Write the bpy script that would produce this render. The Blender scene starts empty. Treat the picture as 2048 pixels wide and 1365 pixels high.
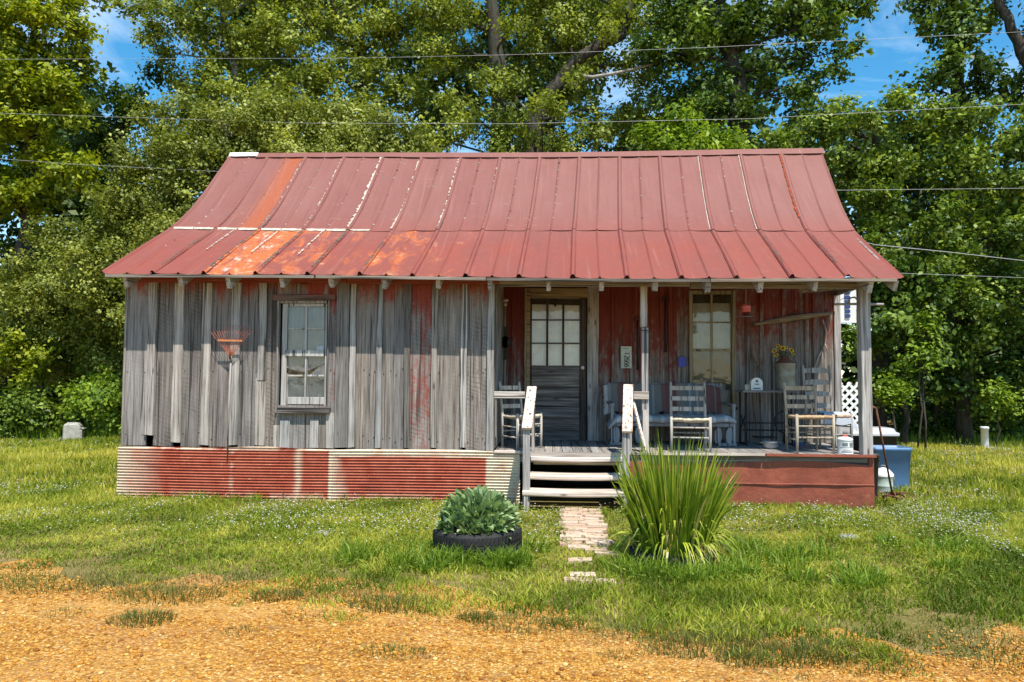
import bpy, math, random
import numpy as np
from mathutils import Vector, Matrix

# ------------------------------------------------------------------ camera, sky, sun, exposure
SC = bpy.context.scene
COL = SC.collection
random.seed(11)
RNG = np.random.default_rng(11)

CAM_F, CAM_CX, CAM_CY = 1479.0, 1024.0, 682.5
_yaw, _pitch, _roll = math.radians(2.8), math.radians(2.81), math.radians(0.36)
CAM_LOC = Vector((0.0, -9.23, 1.55))
_f0 = Vector((-math.sin(_yaw), math.cos(_yaw), 0)); _r0 = Vector((math.cos(_yaw), math.sin(_yaw), 0)); _u0 = Vector((0, 0, 1))
CAM_FW = _f0 * math.cos(_pitch) + _u0 * math.sin(_pitch)
_u1 = -_f0 * math.sin(_pitch) + _u0 * math.cos(_pitch)
CAM_R = _r0 * math.cos(_roll) + _u1 * math.sin(_roll)
CAM_U = -_r0 * math.sin(_roll) + _u1 * math.cos(_roll)
cam_data = bpy.data.cameras.new('camera')
cam_data.sensor_width = 36.0
cam_data.lens = 26.0
cam_data.clip_end = 1500.0
cam = bpy.data.objects.new('camera', cam_data)
COL.objects.link(cam)
m3 = Matrix((CAM_R, CAM_U, -CAM_FW)).transposed()
cam.matrix_world = Matrix.Translation(CAM_LOC) @ m3.to_4x4()
SC.camera = cam

SUN_DIR = Vector((0.44, -1.0, 2.02)).normalized()          # towards the sun
SUN_EL = math.asin(SUN_DIR.z)
SUN_AZ = math.atan2(SUN_DIR.x, SUN_DIR.y)
world = bpy.data.worlds.new('World')
SC.world = world
world.use_nodes = True
wn = world.node_tree
wn.nodes.clear()
sky_n = wn.nodes.new('ShaderNodeTexSky')
sky_n.sky_type = 'NISHITA'
sky_n.sun_disc = False
sky_n.sun_elevation = SUN_EL
sky_n.sun_rotation = SUN_AZ
sky_n.air_density = 1.0
sky_n.dust_density = 0.15
sky_n.ozone_density = 0.8
bg_n = wn.nodes.new('ShaderNodeBackground')
bg_n.inputs['Strength'].default_value = 0.15
wo_n = wn.nodes.new('ShaderNodeOutputWorld')
hs_n = wn.nodes.new('ShaderNodeHueSaturation')
hs_n.inputs['Saturation'].default_value = 1.42
hs_n.inputs['Hue'].default_value = 0.488
wn.links.new(sky_n.outputs[0], hs_n.inputs['Color'])
# faint high cloud, the same all round
tc_n = wn.nodes.new('ShaderNodeTexCoord'); mp_n = wn.nodes.new('ShaderNodeMapping'); mp_n.inputs['Scale'].default_value = (2.2, 2.2, 6.0)
nz_n = wn.nodes.new('ShaderNodeTexNoise'); nz_n.inputs['Scale'].default_value = 1.6; nz_n.inputs['Detail'].default_value = 6.0; nz_n.inputs['Roughness'].default_value = 0.6; nz_n.inputs['Distortion'].default_value = 0.8
mr_n = wn.nodes.new('ShaderNodeMapRange'); mr_n.inputs['From Min'].default_value = 0.48; mr_n.inputs['From Max'].default_value = 0.78; mr_n.inputs['To Max'].default_value = 0.55
mx_n = wn.nodes.new('ShaderNodeMixRGB'); mx_n.inputs['Color2'].default_value = (7.0, 7.6, 8.2, 1)
wn.links.new(tc_n.outputs['Generated'], mp_n.inputs['Vector']); wn.links.new(mp_n.outputs[0], nz_n.inputs['Vector']); wn.links.new(nz_n.outputs['Fac'], mr_n.inputs['Value'])
wn.links.new(mr_n.outputs[0], mx_n.inputs['Fac']); wn.links.new(hs_n.outputs[0], mx_n.inputs['Color1'])
wn.links.new(mx_n.outputs[0], bg_n.inputs['Color'])
wn.links.new(bg_n.outputs[0], wo_n.inputs['Surface'])

sun_data = bpy.data.lights.new('sun', 'SUN')
sun_data.energy = 5.0
sun_data.angle = math.radians(0.53)
sun_data.color = (1.0, 0.94, 0.83)
sun = bpy.data.objects.new('sun', sun_data)
COL.objects.link(sun)
sun.rotation_euler = SUN_DIR.to_track_quat('Z', 'Y').to_euler()

SC.render.engine = 'CYCLES'
SC.view_settings.view_transform = 'Standard'
SC.view_settings.look = 'None'
SC.view_settings.gamma = 1.0
SC.view_settings.use_curve_mapping = False
SC.view_settings.exposure = 0.5
SC.cycles.max_bounces = 6
SC.cycles.transparent_max_bounces = 12
SC.cycles.use_denoising = True


# ------------------------------------------------------------------ measuring helpers
def ray(u, v):
    return CAM_R * ((u - CAM_CX) / CAM_F) - CAM_U * ((v - CAM_CY) / CAM_F) + CAM_FW
def P(u, v, Y):
    """point of the vertical plane y = Y that was measured at photo position u, v"""
    d = ray(u, v)
    return CAM_LOC + d * ((Y - CAM_LOC.y) / d.y)
def PG(u, v, z=0.0):
    """point of the level plane z measured at photo position u, v"""
    d = ray(u, v)
    return CAM_LOC + d * ((z - CAM_LOC.z) / d.z)
def PXM(p):
    return CAM_F / (p - CAM_LOC).dot(CAM_FW)      # photo pixels per metre at p


# ------------------------------------------------------------------ mesh helpers
def lerp(a, b, t): return a + (b - a) * t

class MB:
    def __init__(s): s.v = []; s.f = []
    def add(s, vs, fs):
        o = len(s.v); s.v += [tuple(p) for p in vs]; s.f += [tuple(i + o for i in f) for f in fs]
    def box(s, x0, x1, y0, y1, z0, z1):
        s.add([(x0,y0,z0),(x1,y0,z0),(x1,y1,z0),(x0,y1,z0),(x0,y0,z1),(x1,y0,z1),(x1,y1,z1),(x0,y1,z1)],
              [(0,3,2,1),(4,5,6,7),(0,1,5,4),(1,2,6,5),(2,3,7,6),(3,0,4,7)])
    def bar(s, p, q, w, d, up=(0, 0, 1), w2=None, d2=None):
        """rectangular bar p->q; w across, d along 'up'"""
        p, q = Vector(p), Vector(q); a = (q - p).normalized(); u = Vector(up)
        if abs(a.dot(u)) > 0.98: u = Vector((0, 1, 0))
        r = a.cross(u).normalized(); u = r.cross(a).normalized()
        w2 = w if w2 is None else w2; d2 = d if d2 is None else d2
        vs = []
        for c, ww, dd in ((p, w, d), (q, w2, d2)):
            for sx, sy in ((-1,-1),(1,-1),(1,1),(-1,1)): vs.append(c + r * (sx * ww / 2) + u * (sy * dd / 2))
        s.add(vs, [(0,1,2,3),(7,6,5,4),(0,4,5,1),(1,5,6,2),(2,6,7,3),(3,7,4,0)])
    def tube(s, pts, rad, n=8, cap=True):
        pts = [Vector(p) for p in pts]; m = len(pts)
        if not hasattr(rad, '__len__'): rad = [rad] * m
        vs = []; prev = None
        for i, p in enumerate(pts):
            a = (pts[min(i+1, m-1)] - pts[max(i-1, 0)])
            a = a.normalized() if a.length > 1e-9 else Vector((0,0,1))
            if prev is None:
                r = a.orthogonal().normalized()
            else:
                r = prev - a * prev.dot(a)
                r = r.normalized() if r.length > 1e-6 else a.orthogonal().normalized()
            prev = r; b = a.cross(r)
            for k in range(n):
                t = 2 * math.pi * k / n
                vs.append(p + (r * math.cos(t) + b * math.sin(t)) * rad[i])
        fs = []
        for i in range(m - 1):
            for k in range(n):
                k2 = (k + 1) % n
                fs.append((i*n+k, i*n+k2, (i+1)*n+k2, (i+1)*n+k))
        if cap:
            fs.append(tuple(range(n-1, -1, -1))); fs.append(tuple((m-1)*n + k for k in range(n)))
        s.add(vs, fs)
    def lathe(s, prof, n=20, c=(0,0,0)):
        vs = []; m = len(prof)
        for r, z in prof:
            for k in range(n):
                t = 2 * math.pi * k / n
                vs.append((c[0] + r*math.cos(t), c[1] + r*math.sin(t), c[2] + z))
        fs = []
        for i in range(m - 1):
            for k in range(n):
                k2 = (k+1) % n
                fs.append((i*n+k, i*n+k2, (i+1)*n+k2, (i+1)*n+k))
        s.add(vs, fs)
    def prism(s, poly, y0, y1):
        """outline in x,z extruded y0..y1"""
        n = len(poly)
        vs = [(x, y0, z) for x, z in poly] + [(x, y1, z) for x, z in poly]
        fs = [tuple(range(n)), tuple(range(2*n-1, n-1, -1))]
        for i in range(n): j = (i+1) % n; fs.append((i, n+i, n+j, j))
        s.add(vs, fs)
    def ball(s, c, r, n=8, m=6, sz=1.0):
        prof = [(max(1e-4, r*math.sin(math.pi*i/m)), -r*sz*math.cos(math.pi*i/m)) for i in range(m+1)]
        s.lathe(prof, n, c)
    def build(s, name, mat, parent=None, smooth=False, loc=None, col=None, bevel=0):
        me = bpy.data.meshes.new(name); me.from_pydata(s.v, [], s.f)
        o = bpy.data.objects.new(name, me); COL.objects.link(o)
        if mat: me.materials.append(mat)
        if smooth: me.polygons.foreach_set('use_smooth', [True] * len(me.polygons))
        if loc is not None: o.location = loc
        if parent: o.parent = parent
        if col: o.color = col
        if bevel:
            b = o.modifiers.new('bevel', 'BEVEL'); b.width = bevel; b.segments = 1; b.limit_method = 'ANGLE'
        return o

def empty(name, label, cat, loc=(0,0,0), rz=0.0, group=None):
    o = bpy.data.objects.new(name, None); COL.objects.link(o)
    o.location = loc; o.rotation_euler = (0, 0, rz); o.empty_display_size = 0.1
    return tag(o, label, cat, group)
def tag(o, label, cat, group=None):
    o['label'] = label; o['category'] = cat
    if group: o['group'] = group
    return o
def structure(o): o['kind'] = 'structure'; return o
def stuff(o, label=None, cat=None):
    o['kind'] = 'stuff'
    if label: o['label'] = label; o['category'] = cat
    return o

def np_mesh(name, V, n, mat, parent=None, attr=None, smooth=False, faces=None):
    """V (N,k,3): N polygons of n = k own corners; or faces (M,n) into flat V"""
    V = np.asarray(V, dtype=np.float32)
    flat = V.reshape(-1, 3)
    if faces is None: idx = np.arange(len(flat), dtype=np.int32); m = len(flat) // n
    else: idx = np.asarray(faces, dtype=np.int32).reshape(-1); m = len(idx) // n
    me = bpy.data.meshes.new(name)
    me.vertices.add(len(flat)); me.vertices.foreach_set('co', flat.reshape(-1))
    me.loops.add(len(idx)); me.loops.foreach_set('vertex_index', idx)
    me.polygons.add(m); me.polygons.foreach_set('loop_start', np.arange(m, dtype=np.int32) * n)
    if smooth: me.polygons.foreach_set('use_smooth', np.ones(m, dtype=bool))
    if attr is not None:
        a = me.attributes.new('lv', 'FLOAT', 'POINT'); a.data.foreach_set('value', np.asarray(attr, dtype=np.float32).reshape(-1))
    me.update(calc_edges=True)
    if mat: me.materials.append(mat)
    o = bpy.data.objects.new(name, me); COL.objects.link(o)
    if parent: o.parent = parent
    return o

_fb = {}
def fbm(x, y, scale=1.0, seed=0):
    """smooth noise about 0..1 from random sines"""
    if seed not in _fb:
        r = np.random.default_rng(1000 + seed); _fb[seed] = (r.normal(0, 1, (14, 2)), r.uniform(0, 6.28, 14), r.uniform(0.6, 2.2, 14))
    k, ph, fr = _fb[seed]; s = 0
    for i in range(14): s = s + np.sin((k[i,0]*x + k[i,1]*y) * scale * fr[i] + ph[i])
    return 0.5 + s / 7.5


# ------------------------------------------------------------------ material helpers
class G:
    def __init__(s, name):
        s.mat = bpy.data.materials.new(name); s.mat.use_nodes = True
        s.nt = s.mat.node_tree; s.nt.nodes.clear()
    def n(s, t, **k):
        nd = s.nt.nodes.new('ShaderNode' + t)
        for key, val in k.items():
            if key.startswith('_'): setattr(nd, key[1:], val); continue
            inp = nd.inputs[int(key[1:])] if key[0] == 'i' and key[1:].isdigit() else nd.inputs[key.replace('_', ' ')]
            s.put(inp, val)
        return nd
    def put(s, inp, val):
        if isinstance(val, bpy.types.NodeSocket): s.nt.links.new(val, inp)
        elif isinstance(val, (tuple, list)):
            if len(val) == 3 and inp.type == 'RGBA': val = tuple(val) + (1.0,)
            inp.default_value = val
        else: inp.default_value = val
    def pos(s): return s.n('NewGeometry').outputs['Position']
    def obj(s): return s.n('TexCoord').outputs['Object']
    def rnd(s): return s.n('ObjectInfo').outputs['Random']
    def ocol(s): return s.n('SeparateColor', i0=s.n('ObjectInfo').outputs['Color']).outputs
    def scl(s, v, k): return s.n('VectorMath', _operation='MULTIPLY', i0=v, i1=k).outputs[0]
    def addv(s, v, k): return s.n('VectorMath', _operation='ADD', i0=v, i1=k).outputs[0]
    def comb(s, x, y, z): return s.n('CombineXYZ', i0=x, i1=y, i2=z).outputs[0]
    def xyz(s, v): return s.n('SeparateXYZ', i0=v).outputs
    def noise(s, v, scale=5.0, detail=3.0, rough=0.55, dist=0.0):
        return s.n('TexNoise', Vector=v, Scale=scale, Detail=detail, Roughness=rough, Distortion=dist).outputs['Fac']
    def math(s, op, a, b=0.0, clamp=False): return s.n('Math', _operation=op, _use_clamp=clamp, i0=a, i1=b).outputs[0]
    def mr(s, v, a, b, c=0.0, d=1.0): return s.n('MapRange', _clamp=True, Value=v, From_Min=a, From_Max=b, To_Min=c, To_Max=d).outputs[0]
    def mix(s, f, a, b, mode='MIX'): return s.n('MixRGB', _blend_type=mode, Fac=f, Color1=a, Color2=b).outputs[0]
    def ramp(s, f, st):
        nd = s.n('ValToRGB', Fac=f); e = nd.color_ramp.elements
        while len(e) < len(st): e.new(0.5)
        for i, (p, c) in enumerate(st): e[i].position = p; e[i].color = tuple(c) + (1.0,)
        return nd.outputs['Color']
    def out(s, col, rough=0.8, bump=None, bstr=0.3, bdist=0.01, metal=0.0, spec=0.3, **k):
        kw = dict(Base_Color=col, Roughness=rough, Metallic=metal)
        b = s.n('BsdfPrincipled', **kw); s.put(b.inputs['Specular IOR Level'], spec)
        for a, v in k.items(): s.put(b.inputs[a.replace('_', ' ')], v)
        if bump is not None:
            s.nt.links.new(s.n('Bump', Height=bump, Strength=bstr, Distance=bdist).outputs[0], b.inputs['Normal'])
        o = s.n('OutputMaterial', Surface=b.outputs[0]); s.b = b
        return s.mat

def flat(name, col, rough=0.7, var=0.12, scale=12.0, metal=0.0, spec=0.3, bump=0.15):
    g = G(name); p = g.obj()
    nz = g.noise(p, scale, 5); n2 = g.noise(p, scale * 0.23, 3)
    c = g.mix(g.mr(nz, 0.3, 0.7), tuple(x * (1 - var) for x in col), tuple(min(1, x * (1 + var)) for x in col))
    c = g.mix(g.mr(n2, 0.4, 0.75, 0, 0.45), c, tuple(x * 0.62 for x in col))
    return g.out(c, rough, nz, bump, 0.004, metal, spec)

def wood(name, axis=2, dark=(0.10,0.09,0.085), mid=(0.30,0.275,0.255), light=(0.47,0.435,0.40), paint=None, paint_lo=None, paint_hi=None, paint_amt=0.0, paint_cov=0.5, topw=None):
    """weathered board: grain runs along axis; object colour r = paint, g = lightness, b = saw marks"""
    g = G(name); p = g.pos(); oc = g.ocol(); r = g.rnd()
    off = g.math('MULTIPLY', r, 37.0)
    pp = g.addv(p, g.comb(off, off, off))
    def st(across, along):
        k = [across] * 3; k[axis] = along; return g.scl(pp, tuple(k))
    grain = g.noise(st(70, 2.2), 1.0, 5, 0.65)
    streak = g.noise(st(22, 0.9), 1.0, 4, 0.6, 0.6)
    crack = g.noise(st(30, 0.55), 1.0, 2, 0.5, 0.5)
    blot = g.noise(st(3.2, 1.3), 1.0, 4, 0.6)
    c = g.ramp(g.math('ADD', g.math('MULTIPLY', grain, 0.62), g.math('MULTIPLY', streak, 0.38)), [(0.33, dark), (0.49, mid), (0.67, light)])
    c = g.mix(g.mr(blot, 0.45, 0.75, 0.0, 0.5), c, g.mix(1.0, c, (0.60,0.57,0.55), 'MULTIPLY'))
    # saw marks: slanting bands across the board
    q = g.xyz(pp)
    sl = g.math('ADD', q[axis], g.math('MULTIPLY', q[0] if axis == 2 else q[2], 0.34))
    wob = g.noise(g.scl(pp, (6, 6, 6)), 1.0, 3)
    band = g.math('SINE', g.math('ADD', g.math('MULTIPLY', sl, 118.0), g.math('MULTIPLY', wob, 14.0)))
    bandm = g.math('MULTIPLY', g.mr(band, 0.1, 0.9), g.math('MULTIPLY', oc[2], g.mr(g.noise(g.scl(pp, (2.5, 2.5, 2.5)), 1.0, 3), 0.36, 0.62)))
    c = g.mix(g.math('MULTIPLY', bandm, 0.62), c, g.mix(1.0, c, (0.52,0.48,0.45), 'MULTIPLY'))
    # knots
    kn = g.n('TexVoronoi', Vector=st(5.5, 1.6), Scale=1.0, Randomness=1.0).outputs['Distance']
    c = g.mix(g.mr(kn, 0.035, 0.10, 0.85, 0.0), c, (0.055, 0.04, 0.035))
    c = g.mix(g.mr(crack, 0.34, 0.41, 0.85, 0.0), c, (0.05, 0.045, 0.04))
    tint = g.mix(r, (1.07, 1.0, 0.93), (0.93, 0.98, 1.06))
    c = g.mix(0.8, c, tint, 'MULTIPLY')
    lum = g.math('ADD', g.math('MULTIPLY', oc[1], 2.0), 0.0)
    c = g.mix(1.0, c, g.n('CombineColor', i0=lum, i1=lum, i2=lum).outputs[0], 'MULTIPLY')
    if paint:
        z = g.xyz(p)[2]
        zz = g.mr(z, paint_lo, paint_hi)
        pat = g.math('ADD', g.math('MULTIPLY', g.noise(st(7, 1.4), 1.0, 5, 0.7), 0.75), g.math('MULTIPLY', grain, 0.45))
        if topw is not None:      # paint kept only in the dry strip under the eave, and where the board is marked
            a = g.math('ADD', g.math('MULTIPLY', zz, topw), g.math('MULTIPLY', oc[0], 0.5))
        else:
            a = g.math('ADD', g.math('MULTIPLY', zz, paint_amt), g.math('MULTIPLY', g.math('SUBTRACT', oc[0], 0.5), 0.6))
        pat = g.math('ADD', pat, g.math('MULTIPLY', g.math('SUBTRACT', g.noise(g.scl(pp, (16, 16, 7)), 1.0, 5, 0.75), 0.5), 0.75))
        m = g.mr(g.math('ADD', g.math('SUBTRACT', pat, 0.95), a), -0.06, 0.16)
        pc = g.mix(g.mr(grain, 0.3, 0.7), tuple(x * 0.7 for x in paint), paint)
        pc = g.mix(g.mr(blot, 0.5, 0.8, 0, 0.5), pc, tuple(x * 0.5 for x in paint))
        c = g.mix(g.math('MULTIPLY', m, paint_cov), c, pc)
    h = g.math('ADD', g.math('ADD', grain, streak), g.math('ADD', g.math('MULTIPLY', g.mr(crack, 0.28, 0.40), 1.4), g.math('MULTIPLY', bandm, -0.4)))
    return g.out(c, 0.88, h, 0.55, 0.006, spec=0.15)

# ------------------------------------------------------------------ materials
RED = (0.33, 0.045, 0.028)
W_FRONT = wood('weathered_front_wood', 2, (0.075,0.064,0.057), (0.228,0.201,0.181), (0.385,0.347,0.316), RED, 2.28, 2.72, topw=0.42, paint_cov=0.85)
W_BATTEN = wood('weathered_batten_wood', 2, (0.065,0.055,0.048), (0.30,0.276,0.252), (0.47,0.44,0.405), RED, 2.5, 2.8, topw=0.25, paint_cov=0.7)
W_PORCH = wood('red_worn_porch_wood', 2, (0.07,0.054,0.048), (0.22,0.19,0.17), (0.46,0.425,0.39), (0.21,0.030,0.018), 0.9, 2.6, paint_amt=0.55, paint_cov=0.9)
W_CASING = wood('peeling_casing_wood', 2, (0.09,0.06,0.05), (0.33,0.30,0.28), (0.58,0.56,0.53), (0.26,0.05,0.035), 0.7, 2.9, paint_amt=0.35, paint_cov=0.7)
W_HORIZ = wood('weathered_horizontal_wood', 0, (0.10,0.08,0.07), (0.33,0.29,0.26), (0.52,0.47,0.42))
W_FRIEZE = wood('red_frieze_wood', 0, (0.09,0.07,0.06), (0.26,0.22,0.20), (0.42,0.38,0.34), (0.34,0.05,0.035), 2.3, 2.7, topw=0.55, paint_cov=0.8)
W_FASCIA = wood('fascia_wood', 0, (0.12,0.09,0.07), (0.33,0.28,0.235), (0.50,0.44,0.38))
W_DEPTH = wood('weathered_depth_wood', 1, (0.10,0.085,0.08), (0.27,0.25,0.235), (0.42,0.39,0.37))
W_TREAD = wood('bleached_tread_wood', 0, (0.25,0.18,0.14), (0.55,0.47,0.41), (0.78,0.71,0.64))
W_RAIL = wood('peeling_handrail_wood', 1, (0.33,0.14,0.09), (0.66,0.55,0.49), (0.84,0.78,0.73))
W_POST = wood('weathered_post_wood', 2, (0.11,0.095,0.085), (0.36,0.33,0.31), (0.56,0.53,0.50))
W_YELLOW = wood('yellowed_trim_wood', 0, (0.10,0.065,0.03), (0.29,0.215,0.115), (0.44,0.37,0.24))
W_YELLOWV = wood('yellowed_jamb_wood', 2, (0.10,0.07,0.035), (0.27,0.215,0.13), (0.42,0.37,0.27))
W_DOOR = wood('dark_door_wood', 0, (0.05,0.040,0.036), (0.16,0.138,0.125), (0.38,0.35,0.325))
W_DOORV = wood('dark_door_stile_wood', 2, (0.025,0.018,0.014), (0.075,0.055,0.042), (0.16,0.13,0.11))
W_CHAIR = wood('grey_chair_wood', 2, (0.13,0.115,0.10), (0.31,0.29,0.265), (0.47,0.445,0.41))
W_CHAIR2 = wood('tan_chair_wood', 2, (0.20,0.16,0.11), (0.45,0.38,0.29), (0.62,0.56,0.45))
W_BLEACH = wood('bleached_chair_wood', 2, (0.20,0.17,0.145), (0.44,0.405,0.36), (0.64,0.60,0.54))
W_BENCH = wood('blue_grey_bench_wood', 2, (0.11,0.11,0.115), (0.24,0.245,0.255), (0.37,0.375,0.385))
W_BROWN = wood('brown_old_wood', 0, (0.07,0.045,0.03), (0.22,0.15,0.095), (0.36,0.27,0.18))
WHITE_OLD = wood('worn_white_sash_paint', 2, (0.20,0.18,0.16), (0.42,0.40,0.375), (0.60,0.58,0.55))

def m_roof():
    g = G('faded_red_roof_metal'); p = g.pos(); oc = g.ocol(); r = g.rnd(); x = g.xyz(p)
    n1 = g.noise(g.scl(p, (3, 1.2, 1.2)), 1.0, 4); fine = g.noise(p, 60.0, 4); mid = g.noise(p, 9.0, 4)
    base = g.mix(g.mr(x[2], 3.3, 4.0), (0.265, 0.066, 0.043), (0.235, 0.098, 0.080))  # upper slope greyer and pinker: sky sheen put into the base colour
    c = g.mix(g.mr(n1, 0.35, 0.7, 0, 0.55), base, (0.195, 0.070, 0.054))
    c = g.mix(g.math('MULTIPLY', r, 0.35), c, (0.20, 0.060, 0.052))
    c = g.mix(g.mr(mid, 0.55, 0.8, 0, 0.35), c, (0.29, 0.115, 0.095))
    c = g.mix(g.mr(fine, 0.6, 0.75, 0, 0.35), c, (0.16, 0.04, 0.032))
    # rust and bare metal: per sheet amount in the object colour
    nr = g.noise(g.scl(p, (5.0, 2.0, 2.0)), 1.0, 6, 0.68, 0.7)
    rm = g.mr(g.math('ADD', nr, g.math('MULTIPLY', oc[0], 0.62)), 0.72, 0.90)
    rust = g.mix(g.mr(fine, 0.35, 0.7), (0.44, 0.075, 0.018), (0.58, 0.20, 0.05))
    rust = g.mix(g.mr(mid, 0.55, 0.72), rust, (0.56, 0.33, 0.19))
    c = g.mix(g.math('MULTIPLY', g.math('MULTIPLY', rm, 0.85), g.mr(oc[0], 0.02, 0.15)), c, rust)
    tx = g.math('ADD', g.math('SUBTRACT', x[0], g.math('MULTIPLY', g.math('SUBTRACT', x[1], 1.28), 0.073)), g.math('MULTIPLY', g.math('SUBTRACT', nr, 0.5), 0.16))
    sm = g.math('MULTIPLY', g.mr(tx, -4.66, -4.42, 0.0, 0.9), g.mr(tx, -4.28, -4.25, 1.0, 0.0))
    c = g.mix(g.math('MULTIPLY', sm, oc[2]), c, g.mix(g.mr(fine, 0.35, 0.7), (0.29, 0.066, 0.026), (0.38, 0.11, 0.045)))
    wm = g.mr(g.math('ADD', g.noise(g.scl(p, (8, 2.5, 2.5)), 1.0, 6, 0.7), g.math('MULTIPLY', oc[1], 0.5)), 0.84, 0.98)
    c = g.mix(g.math('MULTIPLY', wm, g.mr(oc[1], 0.02, 0.15)), c, (0.60, 0.53, 0.46))
    # streaks and old tar at the laps
    str_ = g.noise(g.scl(p, (28, 0.8, 0.8)), 1.0, 3)
    c = g.mix(g.mr(str_, 0.58, 0.8, 0, 0.5), c, (0.15, 0.05, 0.04))
    c = g.mix(g.mr(g.noise(g.scl(p, (17, 0.6, 0.6)), 1.0, 4), 0.60, 0.8, 0, 0.4), c, (0.36, 0.19, 0.16))
    return g.out(c, g.mr(fine, 0.3, 0.7, 0.5, 0.7), g.math('ADD', mid, g.math('MULTIPLY', fine, 0.3)), 0.25, 0.01, spec=0.28)
ROOF = m_roof()

def m_skirt():
    g = G('red_and_cream_corrugated_metal'); p = g.pos(); x = g.xyz(p)
    fine = g.noise(p, 45.0, 5); mid = g.noise(p, 6.0, 5, 0.65); wob = g.math('MULTIPLY', g.math('SUBTRACT', g.noise(p, 2.2, 3), 0.5), 0.35)
    red = g.mix(g.mr(mid, 0.3, 0.7), (0.38, 0.070, 0.035), (0.50, 0.150, 0.09))
    cream = g.mix(g.mr(fine, 0.35, 0.7), (0.66, 0.53, 0.38), (0.74, 0.66, 0.52))
    cream = g.mix(g.mr(mid, 0.5, 0.75, 0, 0.65), cream, (0.62, 0.28, 0.14))
    xw = g.math('ADD', x[0], wob)
    def band(v, a, b, s): return g.math('MULTIPLY', g.mr(v, a - s, a + s), g.mr(v, b - s, b + s, 1.0, 0.0))
    left = g.mr(xw, -5.35, -4.85, 0.85, 0.0)
    stripe = g.math('MULTIPLY', band(g.math('ADD', x[0], g.math('MULTIPLY', wob, 0.25)), -3.15, -3.09, 0.035), g.mr(mid, 0.30, 0.55, 0.35, 0.95))
    thin = g.math('MULTIPLY', band(x[0], -3.98, -3.94, 0.02), g.mr(mid, 0.45, 0.6))
    right = g.mr(x[0], -0.775, -0.745)
    lap = g.math('MULTIPLY', g.mr(xw, -2.70, -2.5, 1.0, 0.0), g.mr(x[0], -2.74, -2.72))
    topc = g.math('MULTIPLY', g.mr(g.math('ADD', x[2], g.math('MULTIPLY', wob, 0.15)), 0.545, 0.57), g.mr(x[0], -2.74, -2.70))
    edge = g.math('MULTIPLY', g.mr(x[2], 0.60, 0.63), g.mr(mid, 0.40, 0.55))
    low = g.math('MULTIPLY', g.mr(x[2], 0.03, 0.12, 0.8, 0.0), g.mr(mid, 0.42, 0.6))
    m = left
    for q in (stripe, thin, right, lap, topc, edge, low): m = g.math('MAXIMUM', m, q)
    chips = g.mr(g.noise(p, 24.0, 5, 0.7), 0.64, 0.70)
    m = g.math('MAXIMUM', m, g.math('MULTIPLY', chips, 0.6))
    c = g.mix(m, red, cream)
    c = g.mix(g.mr(g.noise(g.scl(p, (2.5, 2, 9)), 1.0, 4), 0.58, 0.75, 0, 0.55), c, (0.20, 0.035, 0.022))
    return g.out(c, 0.6, fine, 0.2, 0.004, spec=0.35)
SKIRT = m_skirt()

def m_rustplain():
    g = G('red_brown_sheet_metal'); p = g.pos()
    a = g.noise(p, 3.0, 5, 0.6); b = g.noise(p, 30.0, 4); z = g.xyz(p)[2]
    c = g.mix(g.mr(a, 0.3, 0.7), (0.21, 0.050, 0.028), (0.31, 0.085, 0.048))
    c = g.mix(g.mr(b, 0.55, 0.75, 0, 0.4), c, (0.22, 0.05, 0.03))
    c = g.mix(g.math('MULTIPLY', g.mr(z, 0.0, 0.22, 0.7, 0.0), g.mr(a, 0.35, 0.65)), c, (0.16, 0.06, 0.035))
    sp = g.noise(g.scl(p, (6, 6, 1.4)), 1.0, 5, 0.7)
    c = g.mix(g.mr(sp, 0.54, 0.72, 0, 0.6), c, (0.12, 0.042, 0.028))
    c = g.mix(g.mr(g.noise(p, 11.0, 5, 0.7), 0.62, 0.75, 0, 0.6), c, (0.42, 0.19, 0.12))
    return g.out(c, 0.62, g.math('ADD', a, g.math('MULTIPLY', g.noise(p, 9.0, 3), 0.3)), 0.6, 0.04, spec=0.35)
RUSTSHEET = m_rustplain()

def m_glass():
    g = G('old_window_glass'); p = g.pos()
    wav = g.noise(p, 5.0, 2)
    bmp = g.n('Bump', Height=wav, Strength=0.12, Distance=0.02).outputs[0]
    fr = g.n('Fresnel', IOR=1.5, Normal=bmp).outputs[0]
    tr = g.n('BsdfTransparent', Color=(0.97, 0.98, 0.98)).outputs[0]
    gl = g.n('BsdfGlossy', Color=(1, 1, 1), Roughness=0.03, Normal=bmp).outputs[0]
    dirt = g.n('BsdfDiffuse', Color=(0.5, 0.5, 0.47)).outputs[0]
    s1 = g.n('MixShader', i0=g.math('MULTIPLY', fr, 0.7, True), i1=tr, i2=gl).outputs[0]
    s2 = g.n('MixShader', i0=g.mr(g.noise(p, 9.0, 5), 0.4, 0.8, 0.0, 0.06), i1=s1, i2=dirt).outputs[0]
    g.n('OutputMaterial', Surface=s2); return g.mat
GLASS = m_glass()

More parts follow.
